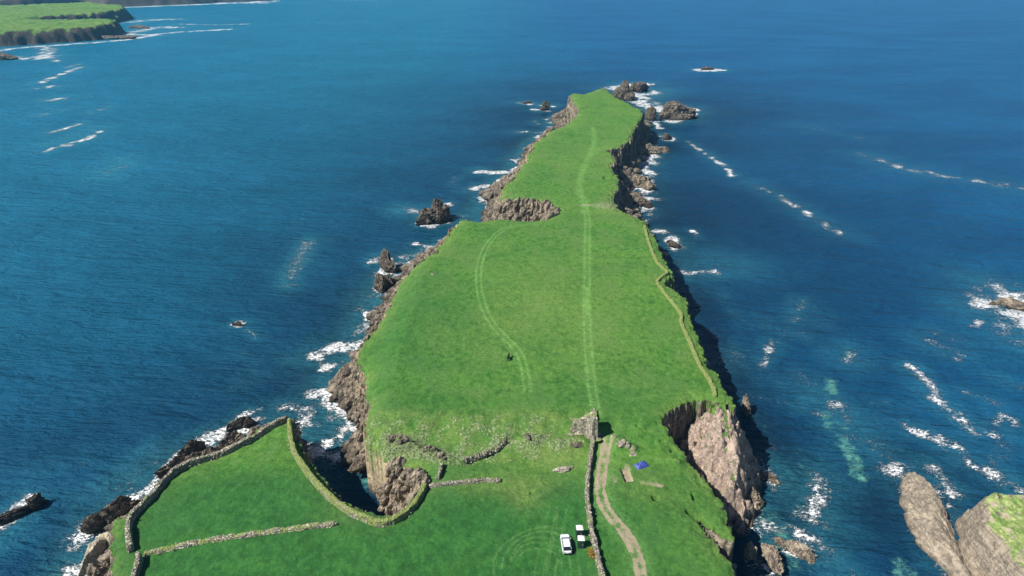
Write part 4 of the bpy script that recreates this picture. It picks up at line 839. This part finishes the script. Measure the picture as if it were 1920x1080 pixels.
def flowers():
    x, y = on(1111, 1040); r = np.random.RandomState(2); o = empty('flowering_bush', (x, y, ground(x, y))); tag(o, 'small orange flowering bush at the foot of the lane wall below the cabins', 'bush')
    for nm, mt, k0, cnt, sz in (('leaves', pm('bush_leaf', (.10, .14, .03), .8, var=.5), 0, 420, .10), ('blossoms', M_ORG, 1, 260, .09)):
        Vs, Fs, m0 = [], [], 0
        for k in range(cnt):
            c_ = r.randn(3)*np.array([.42, .6, .2])+np.array([0, 0, .28+.14*k0]); c_[2] = max(c_[2], .03); a = r.randn(3, 3)*sz; Vs.append(c_+a); Fs.append(np.array([[0, 1, 2]])+m0); m0 += 3
        link(nm, fast_mesh(nm, np.concatenate(Vs), np.concatenate(Fs), False), mt, o)
flowers()
# cow: one skinned body
def cow():
    x, y = on(953, 674); o = empty('cow', (x, y, ground(x, y)), R(80)); tag(o, 'black cow standing alone in the big green field by the curved wheel tracks', 'cow')
    J = [((0, 0, 1.02), (.30, .34)), ((-.55, 0, 1.08), (.28, .3)), ((-.85, 0, 1.1), (.2, .22)), ((.5, 0, 1.02), (.28, .36)), ((.85, 0, 1.15), (.16, .22)), ((1.1, 0, 1.3), (.13, .16)), ((1.32, 0, 1.24), (.12, .14)), ((1.58, 0, 1.08), (.08, .09)),
         ((-.98, 0, .95), (.035, .035)), ((-1.0, 0, .45), (.03, .03))]
    E = [(0, 1), (1, 2), (0, 3), (3, 4), (4, 5), (5, 6), (6, 7), (2, 8), (8, 9)]
    for sx in (-1, 1):
        b = len(J); J += [((.58, sx*.18, .72), (.13, .13)), ((.6, sx*.2, .42), (.075, .075)), ((.57, sx*.2, .08), (.06, .06)), ((.62, sx*.2, .03), (.07, .07))]; E += [(3, b), (b, b+1), (b+1, b+2), (b+2, b+3)]
        b = len(J); J += [((-.6, sx*.19, .78), (.16, .16)), ((-.85, sx*.2, .5), (.08, .08)), ((-.78, sx*.2, .08), (.06, .06)), ((-.73, sx*.2, .03), (.07, .07))]; E += [(1, b), (b, b+1), (b+1, b+2), (b+2, b+3)]
        b = len(J); J += [((1.2, sx*.14, 1.38), (.05, .03)), ((1.17, sx*.28, 1.36), (.04, .02))]; E += [(5, b), (b, b+1)]
    me = bpy.data.meshes.new('body'); me.from_pydata([j[0] for j in J], E, []); b_ = link('body', me, M_HIDE, o)
    b_.modifiers.new('skin', 'SKIN'); 
    for i, j in enumerate(J): me.skin_vertices[0].data[i].radius = j[1]
    me.skin_vertices[0].data[0].use_root = True
    sb_ = b_.modifiers.new('sub', 'SUBSURF'); sb_.levels = 1; sb_.render_levels = 2
    for sx in (-1, 1):
        bm = bmesh.new(); bmesh.ops.create_cone(bm, segments=8, radius1=.035, radius2=.008, depth=.22, matrix=Matrix.Translation((1.2, sx*.12, 1.5))@Matrix.Rotation(sx*-.6, 4, 'X')); bobj('horn', bm, M_RIM, o)
cow()

# ------------------------------------------------------------------ sea air
hm = bpy.data.materials.new('sea_air'); hm.use_nodes = True; ht = hm.node_tree
ht.nodes.remove(ht.nodes['Principled BSDF']); pv = ht.nodes.new('ShaderNodeVolumePrincipled')
pv.inputs['Color'].default_value = (.16, .60, 1.0, 1); pv.inputs['Density'].default_value = .00008; pv.inputs['Anisotropy'].default_value = .1
ht.links.new(pv.outputs[0], ht.nodes['Material Output'].inputs['Volume'])
bm = bmesh.new(); box(bm, -5200, 5200, -600, 6500, -8, 124)
tag(bobj('haze', bm, hm), 'thin blue sea haze over the water', kind='stuff')
